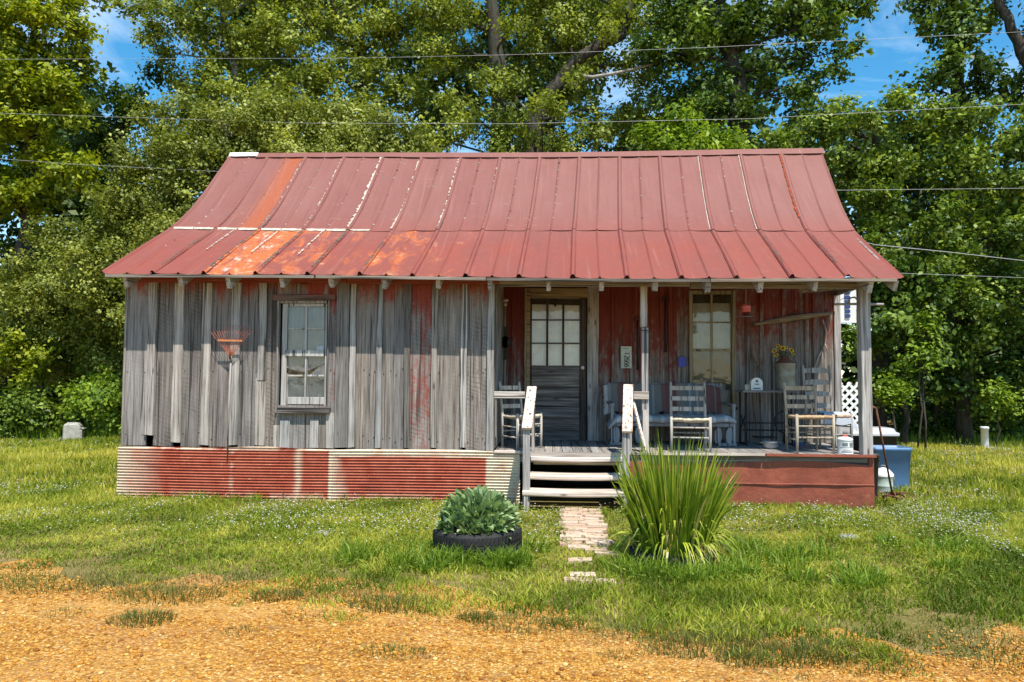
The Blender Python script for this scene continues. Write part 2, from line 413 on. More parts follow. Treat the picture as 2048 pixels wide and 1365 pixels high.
def m_cloth(name, col, stripes=None, axis=0, per=1.0):
    g = G(name); p = g.obj()
    weave = g.noise(p, 160.0, 2); big = g.noise(p, 6.0, 4)
    if stripes:
        t = g.math('FRACT', g.math('ADD', g.math('DIVIDE', g.xyz(p)[axis], per), g.math('MULTIPLY', big, 0.02)))
        nd = g.n('ValToRGB', Fac=t); nd.color_ramp.interpolation = 'CONSTANT'; e = nd.color_ramp.elements
        while len(e) < len(stripes): e.new(0.5)
        for i, (q, c) in enumerate(stripes): e[i].position = q; e[i].color = tuple(c) + (1,)
        c = nd.outputs['Color']
    else: c = col
    c = g.mix(g.mr(weave, 0.3, 0.7, 0, 0.15), c, (0.3, 0.3, 0.3), 'MULTIPLY')
    c = g.mix(g.mr(big, 0.45, 0.75, 0, 0.35), c, (0.7, 0.68, 0.64), 'MULTIPLY')
    return g.out(c, 0.95, weave, 0.3, 0.003, spec=0.1)
CURTAIN = m_cloth('white_curtain_cloth', (0.90, 0.90, 0.92))
CURTAIN_GREY = m_cloth('dusty_curtain_cloth', (0.32, 0.32, 0.31))
BLANKET = m_cloth('striped_blanket_cloth', None, [(0.0,(0.17,0.085,0.08)),(0.10,(0.20,0.17,0.16)),(0.13,(0.16,0.075,0.072)),(0.24,(0.20,0.18,0.16)),(0.45,(0.14,0.17,0.19)),(0.52,(0.30,0.31,0.32)),(0.57,(0.15,0.18,0.20)),(0.68,(0.27,0.27,0.27)),(0.74,(0.19,0.18,0.17)),(0.90,(0.19,0.10,0.095))], 0, 0.62)
CUSHION = m_cloth('pale_striped_cushion_cloth', None, [(0.0,(0.36,0.39,0.42)),(0.22,(0.55,0.57,0.58)),(0.34,(0.32,0.35,0.37)),(0.62,(0.50,0.52,0.54)),(0.72,(0.36,0.37,0.40))], 0, 0.42)
TOWEL = m_cloth('grey_blue_towel_cloth', (0.46, 0.49, 0.55))
def m_simple(name, col, rough, metal=0.0, spec=0.4, var=0.15, scale=14.0): return flat(name, col, rough, var, scale, metal, spec)
RUBBER = m_simple('old_tire_rubber', (0.022, 0.021, 0.021), 0.75, 0, 0.35, 0.4, 18)
IRON = m_simple('dark_iron', (0.035, 0.028, 0.025), 0.65, 0.3, 0.4, 0.4, 30)
RUSTY = m_simple('rusty_iron', (0.16, 0.065, 0.035), 0.8, 0.1, 0.3, 0.45, 30)
STEEL = m_simple('dull_galvanised_steel', (0.24, 0.225, 0.18), 0.5, 0.5, 0.5, 0.3, 9)
ENAMEL = m_simple('grey_enamel', (0.40, 0.41, 0.41), 0.35, 0.2, 0.5, 0.2, 14)
WHITE = m_simple('white_paint', (0.80, 0.80, 0.78), 0.55, 0, 0.4, 0.08, 10)
PVC = m_simple('white_pvc', (0.82, 0.82, 0.80), 0.4, 0, 0.5, 0.05, 5)
BLACKP = m_simple('black_plastic', (0.02, 0.02, 0.022), 0.4, 0, 0.5, 0.2, 6)
BLUEP = m_simple('blue_plastic', (0.085, 0.19, 0.36), 0.45, 0, 0.5, 0.12, 6)
GREYLID = m_simple('pale_grey_plastic', (0.42, 0.42, 0.43), 0.4, 0, 0.5, 0.08, 6)
MINT = m_simple('pale_green_can_paint', (0.42, 0.50, 0.45), 0.5, 0.1, 0.4, 0.25, 9)
REDP = m_simple('red_plastic', (0.55, 0.09, 0.06), 0.4, 0, 0.5, 0.2, 14)
RAKERED = m_simple('faded_red_rake_metal', (0.48, 0.15, 0.09), 0.6, 0.2, 0.4, 0.3, 40)
ORANGE = m_simple('orange_rusted_strip', (0.55, 0.22, 0.09), 0.7, 0.1, 0.3, 0.3, 40)
CONC = m_simple('weathered_white_concrete', (0.36, 0.35, 0.31), 0.9, 0, 0.2, 0.3, 9)
SLAB = m_simple('grey_slab_concrete', (0.30, 0.29, 0.27), 0.9, 0, 0.2, 0.25, 9)
BLUESIGN = m_simple('blue_sign_paint', (0.06, 0.07, 0.42), 0.5, 0, 0.4, 0.2, 10)
PLATE = m_simple('worn_plate_paint', (0.50, 0.52, 0.46), 0.5, 0.2, 0.4, 0.25, 20)
INK = m_simple('dark_ink', (0.02, 0.03, 0.025), 0.6, 0, 0.3, 0.2, 20)
GREYINK = m_simple('grey_label_ink', (0.18, 0.20, 0.21), 0.6, 0, 0.3, 0.2, 20)
BLUEINK = m_simple('navy_print', (0.03, 0.06, 0.20), 0.6, 0, 0.3, 0.2, 20)
SEAL_W = m_simple('old_white_sealant', (0.50, 0.45, 0.37), 0.9, 0, 0.2, 0.3, 30)
SEAL_D = m_simple('grey_tar_sealant', (0.125, 0.095, 0.075), 0.9, 0, 0.2, 0.45, 30)
RUSH = m_simple('bleached_rush_seat', (0.55, 0.47, 0.36), 0.95, 0, 0.1, 0.45, 40)
TANSEAT = m_simple('tan_rush_seat', (0.46, 0.31, 0.19), 0.95, 0, 0.1, 0.35, 40)
DARK = m_simple('dark_interior_boards', (0.06, 0.05, 0.045), 0.9, 0, 0.1)
WIRE = m_simple('aluminium_cable', (0.42, 0.42, 0.42), 0.5, 0.3, 0.4)
PETAL = m_simple('yellow_petal', (0.75, 0.48, 0.03), 0.7, 0, 0.2, 0.2, 30)
BROWNP = m_simple('brown_flower_centre', (0.12, 0.05, 0.015), 0.9, 0, 0.1)
CURTAIN_DIM = m_cloth('dimmed_curtain_cloth', (0.42, 0.43, 0.40))  # darker cloth: dimming by the insect screen put into its colour
SCREEN = m_simple('dusty_insect_screen', (0.07, 0.075, 0.058), 0.8, 0, 0.2, 0.15, 9)

def m_brick():
    g = G('pale_worn_brick'); p = g.pos(); r = g.rnd()
    a = g.noise(p, 30.0, 5); b = g.noise(p, 8.0, 3)
    c = g.mix(r, (0.50, 0.36, 0.26), (0.62, 0.50, 0.39))
    c = g.mix(g.mr(a, 0.4, 0.7, 0, 0.6), c, (0.42, 0.22, 0.13))
    c = g.mix(g.mr(b, 0.5, 0.75, 0, 0.5), c, (0.28, 0.23, 0.15))
    return g.out(c, 0.95, a, 0.5, 0.008, spec=0.1)
BRICK = m_brick()

def m_leaf(name, lo, mid, hi, trans=0.35, spec=0.35, rough=0.5):
    """foliage: per-leaf random value lv, plus broad variation over the crown"""
    g = G(name); lv = g.n('Attribute', _attribute_name='lv').outputs['Fac']
    p = g.pos(); big = g.noise(p, 0.8, 3)
    t = g.math('ADD', g.math('MULTIPLY', lv, 0.7), g.math('MULTIPLY', big, 0.3))
    c = g.ramp(t, [(0.15, lo), (0.5, mid), (0.85, hi)])
    b = g.n('BsdfPrincipled', Base_Color=c, Roughness=rough)
    b.inputs['Specular IOR Level'].default_value = spec
    tc = g.mix(1.0, c, (1.25, 1.25, 0.55), 'MULTIPLY')
    tr = g.n('BsdfTranslucent', Color=tc).outputs[0]
    g.n('OutputMaterial', Surface=g.n('MixShader', i0=trans, i1=b.outputs[0], i2=tr).outputs[0])
    return g.mat
L_YEL = m_leaf('yellow_green_foliage', (0.09,0.14,0.006), (0.22,0.27,0.010), (0.42,0.45,0.03))
L_OLIVE = m_leaf('olive_foliage', (0.080,0.115,0.014), (0.20,0.25,0.028), (0.46,0.50,0.08), 0.33)
L_SHRUB = m_leaf('shrub_foliage', (0.085,0.11,0.014), (0.205,0.24,0.030), (0.44,0.46,0.10), 0.3, 0.4, 0.5)
L_MID = m_leaf('mid_green_foliage', (0.045,0.085,0.009), (0.12,0.19,0.018), (0.36,0.44,0.06), 0.3)
L_DARK = m_leaf('dark_green_foliage', (0.028,0.06,0.008), (0.075,0.135,0.015), (0.26,0.36,0.05), 0.26)
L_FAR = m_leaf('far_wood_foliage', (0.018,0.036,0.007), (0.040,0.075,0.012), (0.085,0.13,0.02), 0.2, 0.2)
L_BRIGHT = m_leaf('fresh_green_foliage', (0.08,0.15,0.012), (0.18,0.28,0.022), (0.36,0.46,0.05))
L_SAGE = m_leaf('sage_green_foliage', (0.12,0.19,0.06), (0.25,0.36,0.15), (0.46,0.56,0.32), 0.25, 0.4, 0.5)
L_IRIS = m_leaf('iris_blade_foliage', (0.04,0.10,0.006), (0.13,0.22,0.012), (0.44,0.48,0.05), 0.3, 0.45, 0.4)
L_DEADLEAF = m_leaf('straw_leaf', (0.30,0.20,0.08), (0.50,0.40,0.16), (0.66,0.60,0.28), 0.3, 0.2, 0.7)
L_GRASS = m_leaf('lawn_grass', (0.085,0.135,0.010), (0.235,0.295,0.020), (0.54,0.51,0.08), 0.35, 0.25, 0.6)
L_TUFT = m_leaf('dark_tuft_grass', (0.065,0.085,0.016), (0.12,0.14,0.026), (0.22,0.22,0.05), 0.3, 0.25, 0.6)
L_STRAW = m_leaf('dry_grass', (0.12,0.12,0.025), (0.24,0.21,0.055), (0.40,0.33,0.11), 0.3, 0.15, 0.8)
L_CLOVER = m_leaf('clover_leaf', (0.10,0.17,0.02), (0.19,0.27,0.035), (0.34,0.40,0.08), 0.3, 0.25, 0.6)
FLOWER = m_leaf('white_clover_flower', (0.36,0.34,0.26), (0.52,0.50,0.42), (0.66,0.64,0.58), 0.15, 0.1, 0.9)
def m_bark(name, a, b, c):
    g = G(name); p = g.pos(); n1 = g.noise(g.scl(p, (14, 14, 3.0)), 1.0, 5, 0.65); n2 = g.noise(p, 1.5, 3)
    col = g.mix(g.mr(n1, 0.35, 0.65), a, b); col = g.mix(g.mr(n2, 0.5, 0.7, 0, 0.7), col, c)
    return g.out(col, 0.95, n1, 0.8, 0.03, spec=0.1)
BARK = m_bark('grey_brown_bark', (0.03,0.025,0.02), (0.095,0.082,0.068), (0.055,0.06,0.04))
BARK_PALE = m_bark('pale_dead_bark', (0.22,0.20,0.18), (0.45,0.42,0.38), (0.30,0.28,0.25))

def m_ground():
    g = G('lawn_soil'); p = g.pos()
    a = g.noise(p, 1.1, 4); b = g.noise(p, 14.0, 5); d = g.noise(p, 70.0, 3)
    c = g.mix(g.mr(a, 0.35, 0.65), (0.17, 0.145, 0.045), (0.29, 0.21, 0.095))
    c = g.mix(g.mr(b, 0.5, 0.7, 0, 0.6), c, (0.27, 0.20, 0.075))
    c = g.mix(g.mr(d, 0.42, 0.62, 0, 0.7), c, (0.11, 0.085, 0.03))
    return g.out(c, 1.0, b, 0.6, 0.03, spec=0.05)
GROUND = m_ground()
def m_gravel():
    g = G('orange_pea_gravel'); p = g.pos()
    vo = g.n('TexVoronoi', Vector=p, Scale=62.0, Randomness=1.0); v2 = g.n('TexVoronoi', Vector=p, Scale=120.0)
    cell = g.n('SeparateColor', i0=vo.outputs['Color']).outputs[0]
    big = g.noise(p, 0.9, 5); med = g.noise(p, 5.0, 4)
    c = g.ramp(cell, [(0.05, (0.26,0.10,0.016)), (0.4, (0.48,0.205,0.028)), (0.75, (0.58,0.29,0.05)), (0.97, (0.66,0.45,0.17))])
    c = g.mix(g.mr(vo.outputs['Distance'], 0.45, 0.75, 0, 0.65), c, (0.20, 0.085, 0.02))
    c = g.mix(g.mr(big, 0.5, 0.72, 0, 0.55), c, (0.50, 0.27, 0.13))
    c = g.mix(g.mr(med, 0.58, 0.72, 0, 0.5), c, (0.24, 0.13, 0.06))
    trk = g.noise(g.scl(p, (0.30, 1.9, 1.0)), 1.0, 5, 0.65)
    c = g.mix(g.mr(trk, 0.46, 0.70, 0, 0.5), c, (0.62, 0.37, 0.12))
    c = g.mix(g.mr(trk, 0.32, 0.46, 0.55, 0.0), c, (0.33, 0.16, 0.05))
    h = g.math('SUBTRACT', 1.0, vo.outputs['Distance'])
    return g.out(c, 0.9, g.math('ADD', h, g.math('MULTIPLY', v2.outputs['Distance'], -0.3)), 0.7, 0.02, spec=0.15)
GRAVEL = m_gravel()
def m_pebble():
    g = G('orange_pebble'); lv = g.n('Attribute', _attribute_name='lv').outputs['Fac']; p = g.pos()
    c = g.ramp(lv, [(0.0, (0.20,0.075,0.015)), (0.35, (0.46,0.195,0.026)), (0.7, (0.57,0.285,0.05)), (0.93, (0.62,0.38,0.10)), (1.0, (0.62,0.46,0.22))])
    c = g.mix(g.mr(g.noise(p, 60.0, 3), 0.5, 0.8, 0, 0.4), c, (0.40, 0.20, 0.08))
    return g.out(c, 0.85, spec=0.2)
PEBBLE = m_pebble()

# ------------------------------------------------------------------ ground, road
EDGE_PX = [(-400,1140),(-150,1150),(0,1168),(130,1182),(250,1190),(380,1172),(520,1192),(700,1200),(850,1225),(1010,1258),(1200,1275),(1330,1300),(1450,1330),(1600,1338),(1750,1330),(1900,1306),(2048,1290),(2250,1275),(2500,1265)]
EDGE = np.array([PG(u, v)[:2] for u, v in EDGE_PX])
def road_edge(x): return np.interp(x, EDGE[:,0], EDGE[:,1])
b = MB(); S = 500.0
b.add([(-S,-S,0),(S,-S,0),(S,S,0),(-S,S,0)], [(0,1,2,3)])
structure(b.build('ground', GROUND))
b = MB(); xs = np.concatenate([np.linspace(-60,-8,14), np.linspace(-7.8,7.8,160), np.linspace(8,60,14)])
vs = []; fs = []
for i, x in enumerate(xs):
    y = float(road_edge(x)) + 0.30 + 0.55 * (float(fbm(x, 0.0, 1.6, 3)) - 0.5) + 0.22 * (float(fbm(x, 3.0, 7.0, 4)) - 0.5)
    vs += [(x, y, 0.004), (x, -16.0, 0.004)]
    if i: fs.append((2*i-2, 2*i-1, 2*i+1, 2*i))
b.add(vs, fs)
structure(b.build('gravel_road', GRAVEL))

# ------------------------------------------------------------------ cabin
FLOOR = 0.642
cabin = empty('cabin', 'weathered board and batten cabin with faded red metal roof and open porch', 'cabin', (-0.7, 1.6, 0))
_CO = Vector((0.7, -1.6, 0))
def part(mb, name, mat, parent=None, col=None, bevel=0, smooth=False):
    """link as a part of the cabin; the cabin's Empty stands at its own base"""
    o = mb.build(name, mat, None, smooth, None, col, bevel)
    o.parent = parent or cabin
    o.matrix_parent_inverse = (parent or cabin).matrix_world.inverted() if parent is None else Matrix.Identity(4)
    return o
bpy.context.view_layer.update()

def wcol(paint=0.0, light=0.5, saw=0.0): return (paint, light, saw, 1.0)
def plank(mb, x0, x1, y0, y1, z0, z1, jit=0.004, n=6, top=None, tilt=0.0):
    """upright plank with uneven edges and a slight cup"""
    vs = []; fs = []
    for i in range(n + 1):
        t = i / n; z = lerp(z0, z1, t)
        a = x0 + random.uniform(-jit, jit); c = x1 + random.uniform(-jit, jit); e = random.uniform(-0.002, 0.002); tx = tilt * t
        zz0 = z + (random.uniform(-0.008, 0.008) if i in (0,) else 0); zz1 = z + (random.uniform(-0.008, 0.008) if i == 0 else 0)
        if top and i == n: zz0, zz1 = top
        vs += [(a+tx, y0+e, zz0), (c+tx, y0+e, zz1), (c+tx, y1, zz1), (a+tx, y1, zz0)]
    for i in range(n):
        o = 4*i
        for k in range(4): k2 = (k+1) % 4; fs.append((o+k, o+k2, o+4+k2, o+4+k))
    fs.append((3,2,1,0)); o = 4*n; fs.append((o,o+1,o+2,o+3))
    mb.add(vs, fs)
def planky(mb, x0, x1, y0, y1, z0, z1a, z1b, jit=0.004):
    """upright plank of a side wall: wide along y, top follows the roof"""
    vs = [(x0,y0,z0),(x1,y0,z0),(x1,y1,z0),(x0,y1,z0),(x0,y0,z1a),(x1,y0,z1a),(x1,y1,z1b),(x0,y1,z1b)]
    mb.add(vs, [(0,3,2,1),(4,5,6,7),(0,1,5,4),(1,2,6,5),(2,3,7,6),(3,0,4,7)])

XF = lambda u, v=720: P(u, v, 0.0).x
ZF = lambda v, u=700: P(u, v, 0.0).z

# roof shape: eave, kink, ridge measured at both ends (the old frame has sagged)
EL_, ER_ = P(205, 546, -0.43), P(1807, 557, -0.43)
PRO = [(-0.43, (EL_.x, EL_.z), (ER_.x, ER_.z)), (0.5, (-5.535, 3.265), (4.238, 3.205)), (1.28, (-5.516, 3.692), (4.282, 3.640)), (1.45, (-5.505, 3.812), (4.30, 3.758)),
       (1.75, (-5.48, 4.055), (4.33, 4.005)), (2.12, (-5.455, 4.41), (4.365, 4.375)), (2.95, (-5.399, 5.284), (4.453, 5.276))]
def prof(Y):
    if Y > 2.95: return PRO[-1][1], PRO[-1][2]
    Y = max(Y, PRO[0][0] - .05)
    for (ya, La, Ra), (yb, Lb, Rb) in zip(PRO, PRO[1:]):
        if Y <= yb:
            t = (Y - ya) / (yb - ya)
            return (lerp(La[0], Lb[0], t), lerp(La[1], Lb[1], t)), (lerp(Ra[0], Rb[0], t), lerp(Ra[1], Rb[1], t))
def roofpt(s, Y, h=0.0):
    L, R = prof(Y); sag = -0.022 * math.sin(math.pi * min(1, max(0, s))) * (1.0 if Y > 0.8 else 0.45) + 0.008 * math.sin(9 * s + 2 * Y)
    dz = 0.75
    return Vector((lerp(L[0], R[0], s), Y - h * 0.5, lerp(L[1], R[1], s) + sag + h * 0.86))
def roofz(x, Y):
    if Y > 2.95: Y = 5.9 - Y if 5.9 - Y > 1.28 else 1.28 + 0.0 * Y
    L, R = prof(Y); return lerp(L[1], R[1], (x - L[0]) / (R[0] - L[0]))

NP_ = 15
RUST_LO = {2: (0.62, 0.55), 3: (0.42, 0.15), 4: (0.30, 0.0), 5: (0.40, 0.1), 6: (0.28, 0), 1: (0.16, 0.12), 0: (0.10, 0.10), 7: (0.08, 0)}
RUST_UP = {1: (0.18, 0.0), 2: (0.08, 0), 13: (0.10, 0), 0: (0.06, 0.0)}
PW = 9.75 / NP_
for lev in ('low', 'up'):
    ys = [-0.445, -0.42, -0.05, 0.35, 0.7, 1.0, 1.31] if lev == 'low' else [1.265, 1.33, 1.42, 1.53, 1.65, 1.80, 2.0, 2.2, 2.55, 2.93]
    lift = 0.0 if lev == 'low' else 0.012
    for i in range(NP_):
        cs = [(-0.034, 0.002), (-0.013, 0.026), (0.013, 0.026), (0.034, 0.003), (0.10, -0.004), (0.21, -0.005), (0.305, 0.0), (0.325, 0.014), (0.345, 0.0), (0.44, -0.005), (0.55, -0.004), (0.618, 0.0)]
        if i == NP_ - 1: cs.append((0.65, 0.014))
        mb = MB(); vs = []; nn = len(cs); lf = lift + 0.003 * (i % 2); wav = random.uniform(0, 6)
        for j, Y in enumerate(ys):
            for off, h in cs:
                s = (i + off / PW) / NP_
                hh = h + lf + 0.0035 * math.sin(3.1 * Y + 7 * off + wav) * (1 if abs(h) < 0.01 else 0.3)
                if j == 0 and lev == 'low': hh += 0.5 * h - 0.006 * math.sin(wav + 5 * off)
                vs.append(roofpt(s, Y, hh))
        fs = []
        for j in range(len(ys) - 1):
            for k in range(nn - 1): fs.append((j*nn+k, j*nn+k+1, (j+1)*nn+k+1, (j+1)*nn+k))
        mb.add(vs, fs)
        rr = (RUST_LO if lev == 'low' else RUST_UP).get(i, (0.0, 0.0))
        part(mb, 'roof_panel', ROOF, col=(rr[0], rr[1], 1.0 if lev == 'up' and i == 1 else 0.0, 1))
# the orange rusted strip on the upper left sheet follows the right half of one panel
def rib_strip(name, mat, sa, sb, Ya, Yb, h, n=14, wj=0.3, gaps=0.0, parent=None):
    mb = MB(); prev = None
    for j in range(n + 1):
        Y = lerp(Ya, Yb, j / n); m = (sa + sb) / 2; w = (sb - sa) / 2 * random.uniform(1 - wj, 1 + wj) * (.12 if random.random() < gaps else 1.0); m += random.uniform(-0.2, 0.2) * wj * (sb - sa)
        cur = (roofpt(m - w, Y, h), roofpt(m, Y, h + 0.003), roofpt(m + w, Y, h))
        if prev:
            mb.add([*prev, *cur], [(0,1,4,3),(1,2,5,4)])
        prev = cur
    return part(mb, name, mat)
sr = lambda k: k / 30.0                     # k-th rib across the roof (even = lap seam, odd = centre rib)
W1 = 0.0022
for k, a, bb, w, gp in ((4, 1.4, 2.9, 0.7, .5), (6, 1.35, 2.9, 0.8, .4), (8, 1.35, 2.93, 1.6, .2), (10, 1.4, 2.93, 1.0, .45), (12, 1.35, 2.92, 1.0, .5), (14, 1.5, 2.9, 0.6, .7), (16, 1.5, 2.9, 0.4, .8), (24, 1.30, 2.93, 0.9, 0.0), (26, 1.30, 2.93, 0.9, 0.02), (7, 0.2, 1.25, 0.7, .35), (5, 0.3, 1.25, 0.7, .4), (3, 0.4, 1.2, 0.6, .5), (10, 1.3, 1.6, 1.4, .1)):
    if k in (24, 26): rib_strip('sealant_strip', SEAL_W, sr(k) - 0.0042, sr(k) - 0.0026, a, bb, 0.022, 24, 0.25, gp)
    else: rib_strip('sealant_strip', SEAL_W, sr(k) - W1*w - 0.0012, sr(k) + W1*w*0.6 - 0.0012, a, bb, 0.031, 60, 0.6, gp)
for k, a, bb, w, gp in ((2, 1.3, 1.75, 1.2, 0.3), (4, 1.3, 1.6, 1.5, 0.2), (6, 1.3, 1.65, 1.3, 0.2), (8, 1.25, 1.5, 1.2, 0.2), (4, -0.25, 1.2, 0.8, .35), (6, -0.25, 1.2, 0.9, .3), (8, -0.25, 1.2, 0.8, .35), (10, -0.2, 0.9, 0.7, .45), (2, -0.2, 1.2, 0.7, .35), (12, 1.3, 1.5, 1.3, .1), (28, 1.35, 1.6, 0.8, .2), (26, 0.0, 1.0, .6, .5), (28, 0.0, 1.1, .6, .5)):
    rib_strip('tar_strip', SEAL_D, sr(k) - W1*w, sr(k) + W1*w, a, bb, 0.031, 46, 0.45, gp)
RUSTY2 = m_simple('brown_red_rust', (0.27, 0.055, 0.022), 0.8, 0, 0.2, 0.4, 22)
RUSTP = m_simple('bright_orange_rust', (0.46, 0.085, 0.022), 0.7, 0, 0.3, 0.25, 12)
rib_strip('rust_streak', RUSTY2, sr(28) - 0.0045, sr(28) + 0.0015, 1.6, 2.92, 0.030, 60, 0.25)
SEAMRED = m_simple('dark_red_seam_paint', (0.165, 0.030, 0.021), 0.5, 0, 0.4, 0.35, 14)  # darker red for the strips along the lap seams
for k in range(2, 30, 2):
    rib_strip('seam_strip', SEAMRED, sr(k) - 0.0030, sr(k) + 0.0032, 1.30, 2.92, 0.0265, 16, 0.05)
    rib_strip('seam_strip', SEAMRED, sr(k) - 0.0032, sr(k) + 0.0034, -0.44, 1.26, 0.0155, 14, 0.05)
# pale sealant along the horizontal lap on the left
mb = MB(); prev = None
for j in range(61):
    s = j / 60 * 0.30; wj = random.uniform(0.4, 1.0) * (1.0 if s < 0.27 else 0.4)
    cur = (roofpt(s, 1.275 - 0.030 * wj, 0.012), roofpt(s, 1.28 + 0.018 * wj, 0.028))
    if prev: mb.add([prev[0], prev[1], cur[1], cur[0]], [(0,3,2,1)])
    prev = cur
part(mb, 'sealant_strip', SEAL_W)
# pale dabs on the nail heads along the ribs: too small to pick apart
mb = MB(); md = MB()
for k in range(1, 30):
    if k > 18 and k not in (21, 23, 25, 27): continue
    for q in range(9):
        if random.random() < (0.22 if k < 19 else 0.5): continue
        Y = 1.42 + q * 0.168 + random.uniform(-.01, .01)
        c = roofpt(sr(k), Y, 0.026 if k % 2 == 0 else 0.022)
        (mb if random.random() < 0.7 else md).ball(c, random.uniform(0.010, 0.021), 6, 3, 0.7)
        if k < 18 and random.random() < 0.7:
            for sg in (-1, 1):
                if k % 2 == 0 or random.random() < .7: mb.bar(roofpt(sr(k) + sg * .0032, Y, 0.012), roofpt(sr(k) + sg * random.uniform(0.006, 0.012), Y, 0.006), 0.007, 0.003)
    for q in range(5):
        if k > 10 or random.random() < 0.45: continue
        c = roofpt(sr(k), 0.1 + q * 0.22, 0.024); (mb if random.random() < 0.6 else md).ball(c, random.uniform(0.007, 0.014), 6, 3, 0.7)
stuff(part(mb, 'nail_heads', SEAL_W)); stuff(part(md, 'nail_heads', SEAL_D))
# ridge caps
for s0, s1, mat, col, ww in ((-0.002, 0.048, WHITE, (0,0,0,1), 0.055), (0.046, 0.30, ROOF, (0.12,0.1,0,1), 0.075), (0.295, 0.67, ROOF, (0,0,0,1), 0.085), (0.665, 1.003, ROOF, (0.03,0,0,1), 0.09)):
    mb = MB(); vs = []; n = 10
    for j in range(n + 1):
        s = lerp(s0, s1, j / n); c = roofpt(s, 2.95, 0.0); e = random.uniform(-.004, .004)
        if mat is WHITE: c = c + Vector((0, 0, 0.012))
        vs += [c + Vector((0, -ww - .02, -ww*0.98 + 0.022 + e)), c + Vector((0, -ww, -ww*0.9 + 0.040 + e)), c + Vector((0, -0.012, 0.048)), c + Vector((0, 0.012, 0.048)), c + Vector((0, ww + .02, -ww*0.98 + 0.022))]
    mb.add(vs, [(5*j+k, 5*j+5+k, 5*j+6+k, 5*j+1+k) for j in range(n) for k in range(4)])
    part(mb, 'ridge_cap', mat, col=col)
# rear slope and rear lean-to, one plain sheet each side of the lap
mb = MB(); vs = []
for Y, z in ((2.93, 5.27), (4.6, 3.66), (6.0, 2.9)):
    vs += [(-5.4 , Y, z), (4.5, Y, z)]
mb.add(vs, [(0,1,3,2),(2,3,5,4)])
part(mb, 'rear_roof_sheet', ROOF)

# rafters, fascia, plate
RAFT = [250, 360, 455, 562, 663, 770, 875, 978, 1097, 1203, 1310, 1415, 1523, 1632, 1742, 1790]
for u in RAFT:
    x = P(u, 566, -0.37).x; s = (x + 5.554) / 9.748
    a = roofpt(s, -0.425, -0.115); c = roofpt(s, 1.25, -0.105); a.x = c.x = x
    tw = random.uniform(-0.012, 0.012)
    mb = MB(); mb.bar(a + Vector((tw, 0, random.uniform(-.012, .012))), c, random.uniform(0.05, 0.068), random.uniform(0.125, 0.155)); part(mb, 'rafter', W_DEPTH, col=wcol(0, random.uniform(.5, .9)), bevel=.004)
for s0, s1 in ((0.004, 0.275), (0.277, 0.492), (0.493, 0.768), (0.769, 0.992)):
    mb = MB(); n = 6
    for j in range(n):
        a = roofpt(lerp(s0, s1, j/n), -0.446, -0.026); c = roofpt(lerp(s0, s1, (j+1)/n), -0.446, -0.026)
        mb.bar(a, c, 0.02, 0.036)
    part(mb, 'fascia_board', W_FASCIA, col=wcol(0, random.uniform(.2, .42)))
for s in (0.003, 0.995):          # rake boards on the gable edges
    mb = MB()
    for ya, yb in ((-0.39, 1.28), (1.28, 1.75), (1.75, 2.93)):
        mb.bar(roofpt(s, ya, -0.05), roofpt(s, yb, -0.05), 0.022, 0.07)
    part(mb, 'rake_board', W_DEPTH, col=wcol(0, .5))
for x0, x1, mat, z0, z1, cc in ((-5.45, -3.95, W_FRIEZE, 2.735, 2.82, wcol(.3,.6)), (-3.945, -2.55, W_FRIEZE, 2.73, 2.815, wcol(.7,.5)), (-2.545, -0.62, W_FRIEZE, 2.715, 2.80, wcol(.55,.55)), (-0.615, 1.75, W_HORIZ, 2.69, 2.785, wcol(.2,.5)), (1.755, 3.93, W_HORIZ, 2.665, 2.765, wcol(.1,.42))):
    mb = MB(); mb.box(x0, x1, -0.052, 0.03 if x0 > -0.7 else -0.030, z0, z1); part(mb, 'frieze_board', mat, col=cc, bevel=.004)

# front wall of the closed room: boards and battens
def xs_at(u0, u1): return XF(u0), XF(u1)
BOARDS = [(252,297,0,.55,.2),(311,351,0,.42,.7),(366,408,0,.40,.8),(422,465,.1,.48,.2),(479,519,0,.45,.3),(532,554,0,.42,.8),(657,676,.5,.5,.5),(697,735,.25,.52,.1),(735,756,.2,.55,.2),(763,788,.25,.48,.1),(788,812,.1,.48,.1),(819,866,.66,.55,.8),(873,925,.05,.52,.3),(932,962,.2,.5,.8),(962,977,.25,.52,.6)]
ZB = lambda u: lerp(0.648, 0.632, (u - 250) / 740)
for u0, u1, pnt, lt, sw in BOARDS:
    mb = MB(); y = random.uniform(-0.004, 0.004)
    plank(mb, XF(u0), XF(u1) - 0.002, y, 0.024, ZB(u0), 2.86)
    part(mb, 'board', W_FRONT, col=wcol(pnt, lt, sw))
BATT = [(296,313,870,.60),(349,367,884,.62),(406,424,890,.60),(463,481,890,.58),(518,533,762,.52),(673,699,895,.30),(701,712,895,.58),(754,765,895,.50),(810,821,895,.20),(864,875,895,.45),(923,934,895,.66)]
for u0, u1, vb, lt in BATT:
    mb = MB(); plank(mb, XF(u0), XF(u1), -0.040 - random.uniform(0, .008), -0.006, max(ZF(vb, u0), ZB(u0) - .005), 2.735 + random.uniform(-.01, .01), 0.006, 9)
    part(mb, 'batten', W_BATTEN, col=wcol(0, lt + .02))
for u0, u1 in ((515, 520), (521.5, 534)):      # split lower end of a batten
    mb = MB(); plank(mb, XF(u0), XF(u1), -0.034, -0.006, ZF(893), ZF(758 if u0 < 520 else 764), 0.003, 6); part(mb, 'batten', W_BATTEN, col=wcol(0, .62))
mb = MB(); plank(mb, XF(975), XF(988), -0.036, 0.06, 0.632, 2.78, 0.004, 8); part(mb, 'corner_post', W_BATTEN, col=wcol(.1, .55))
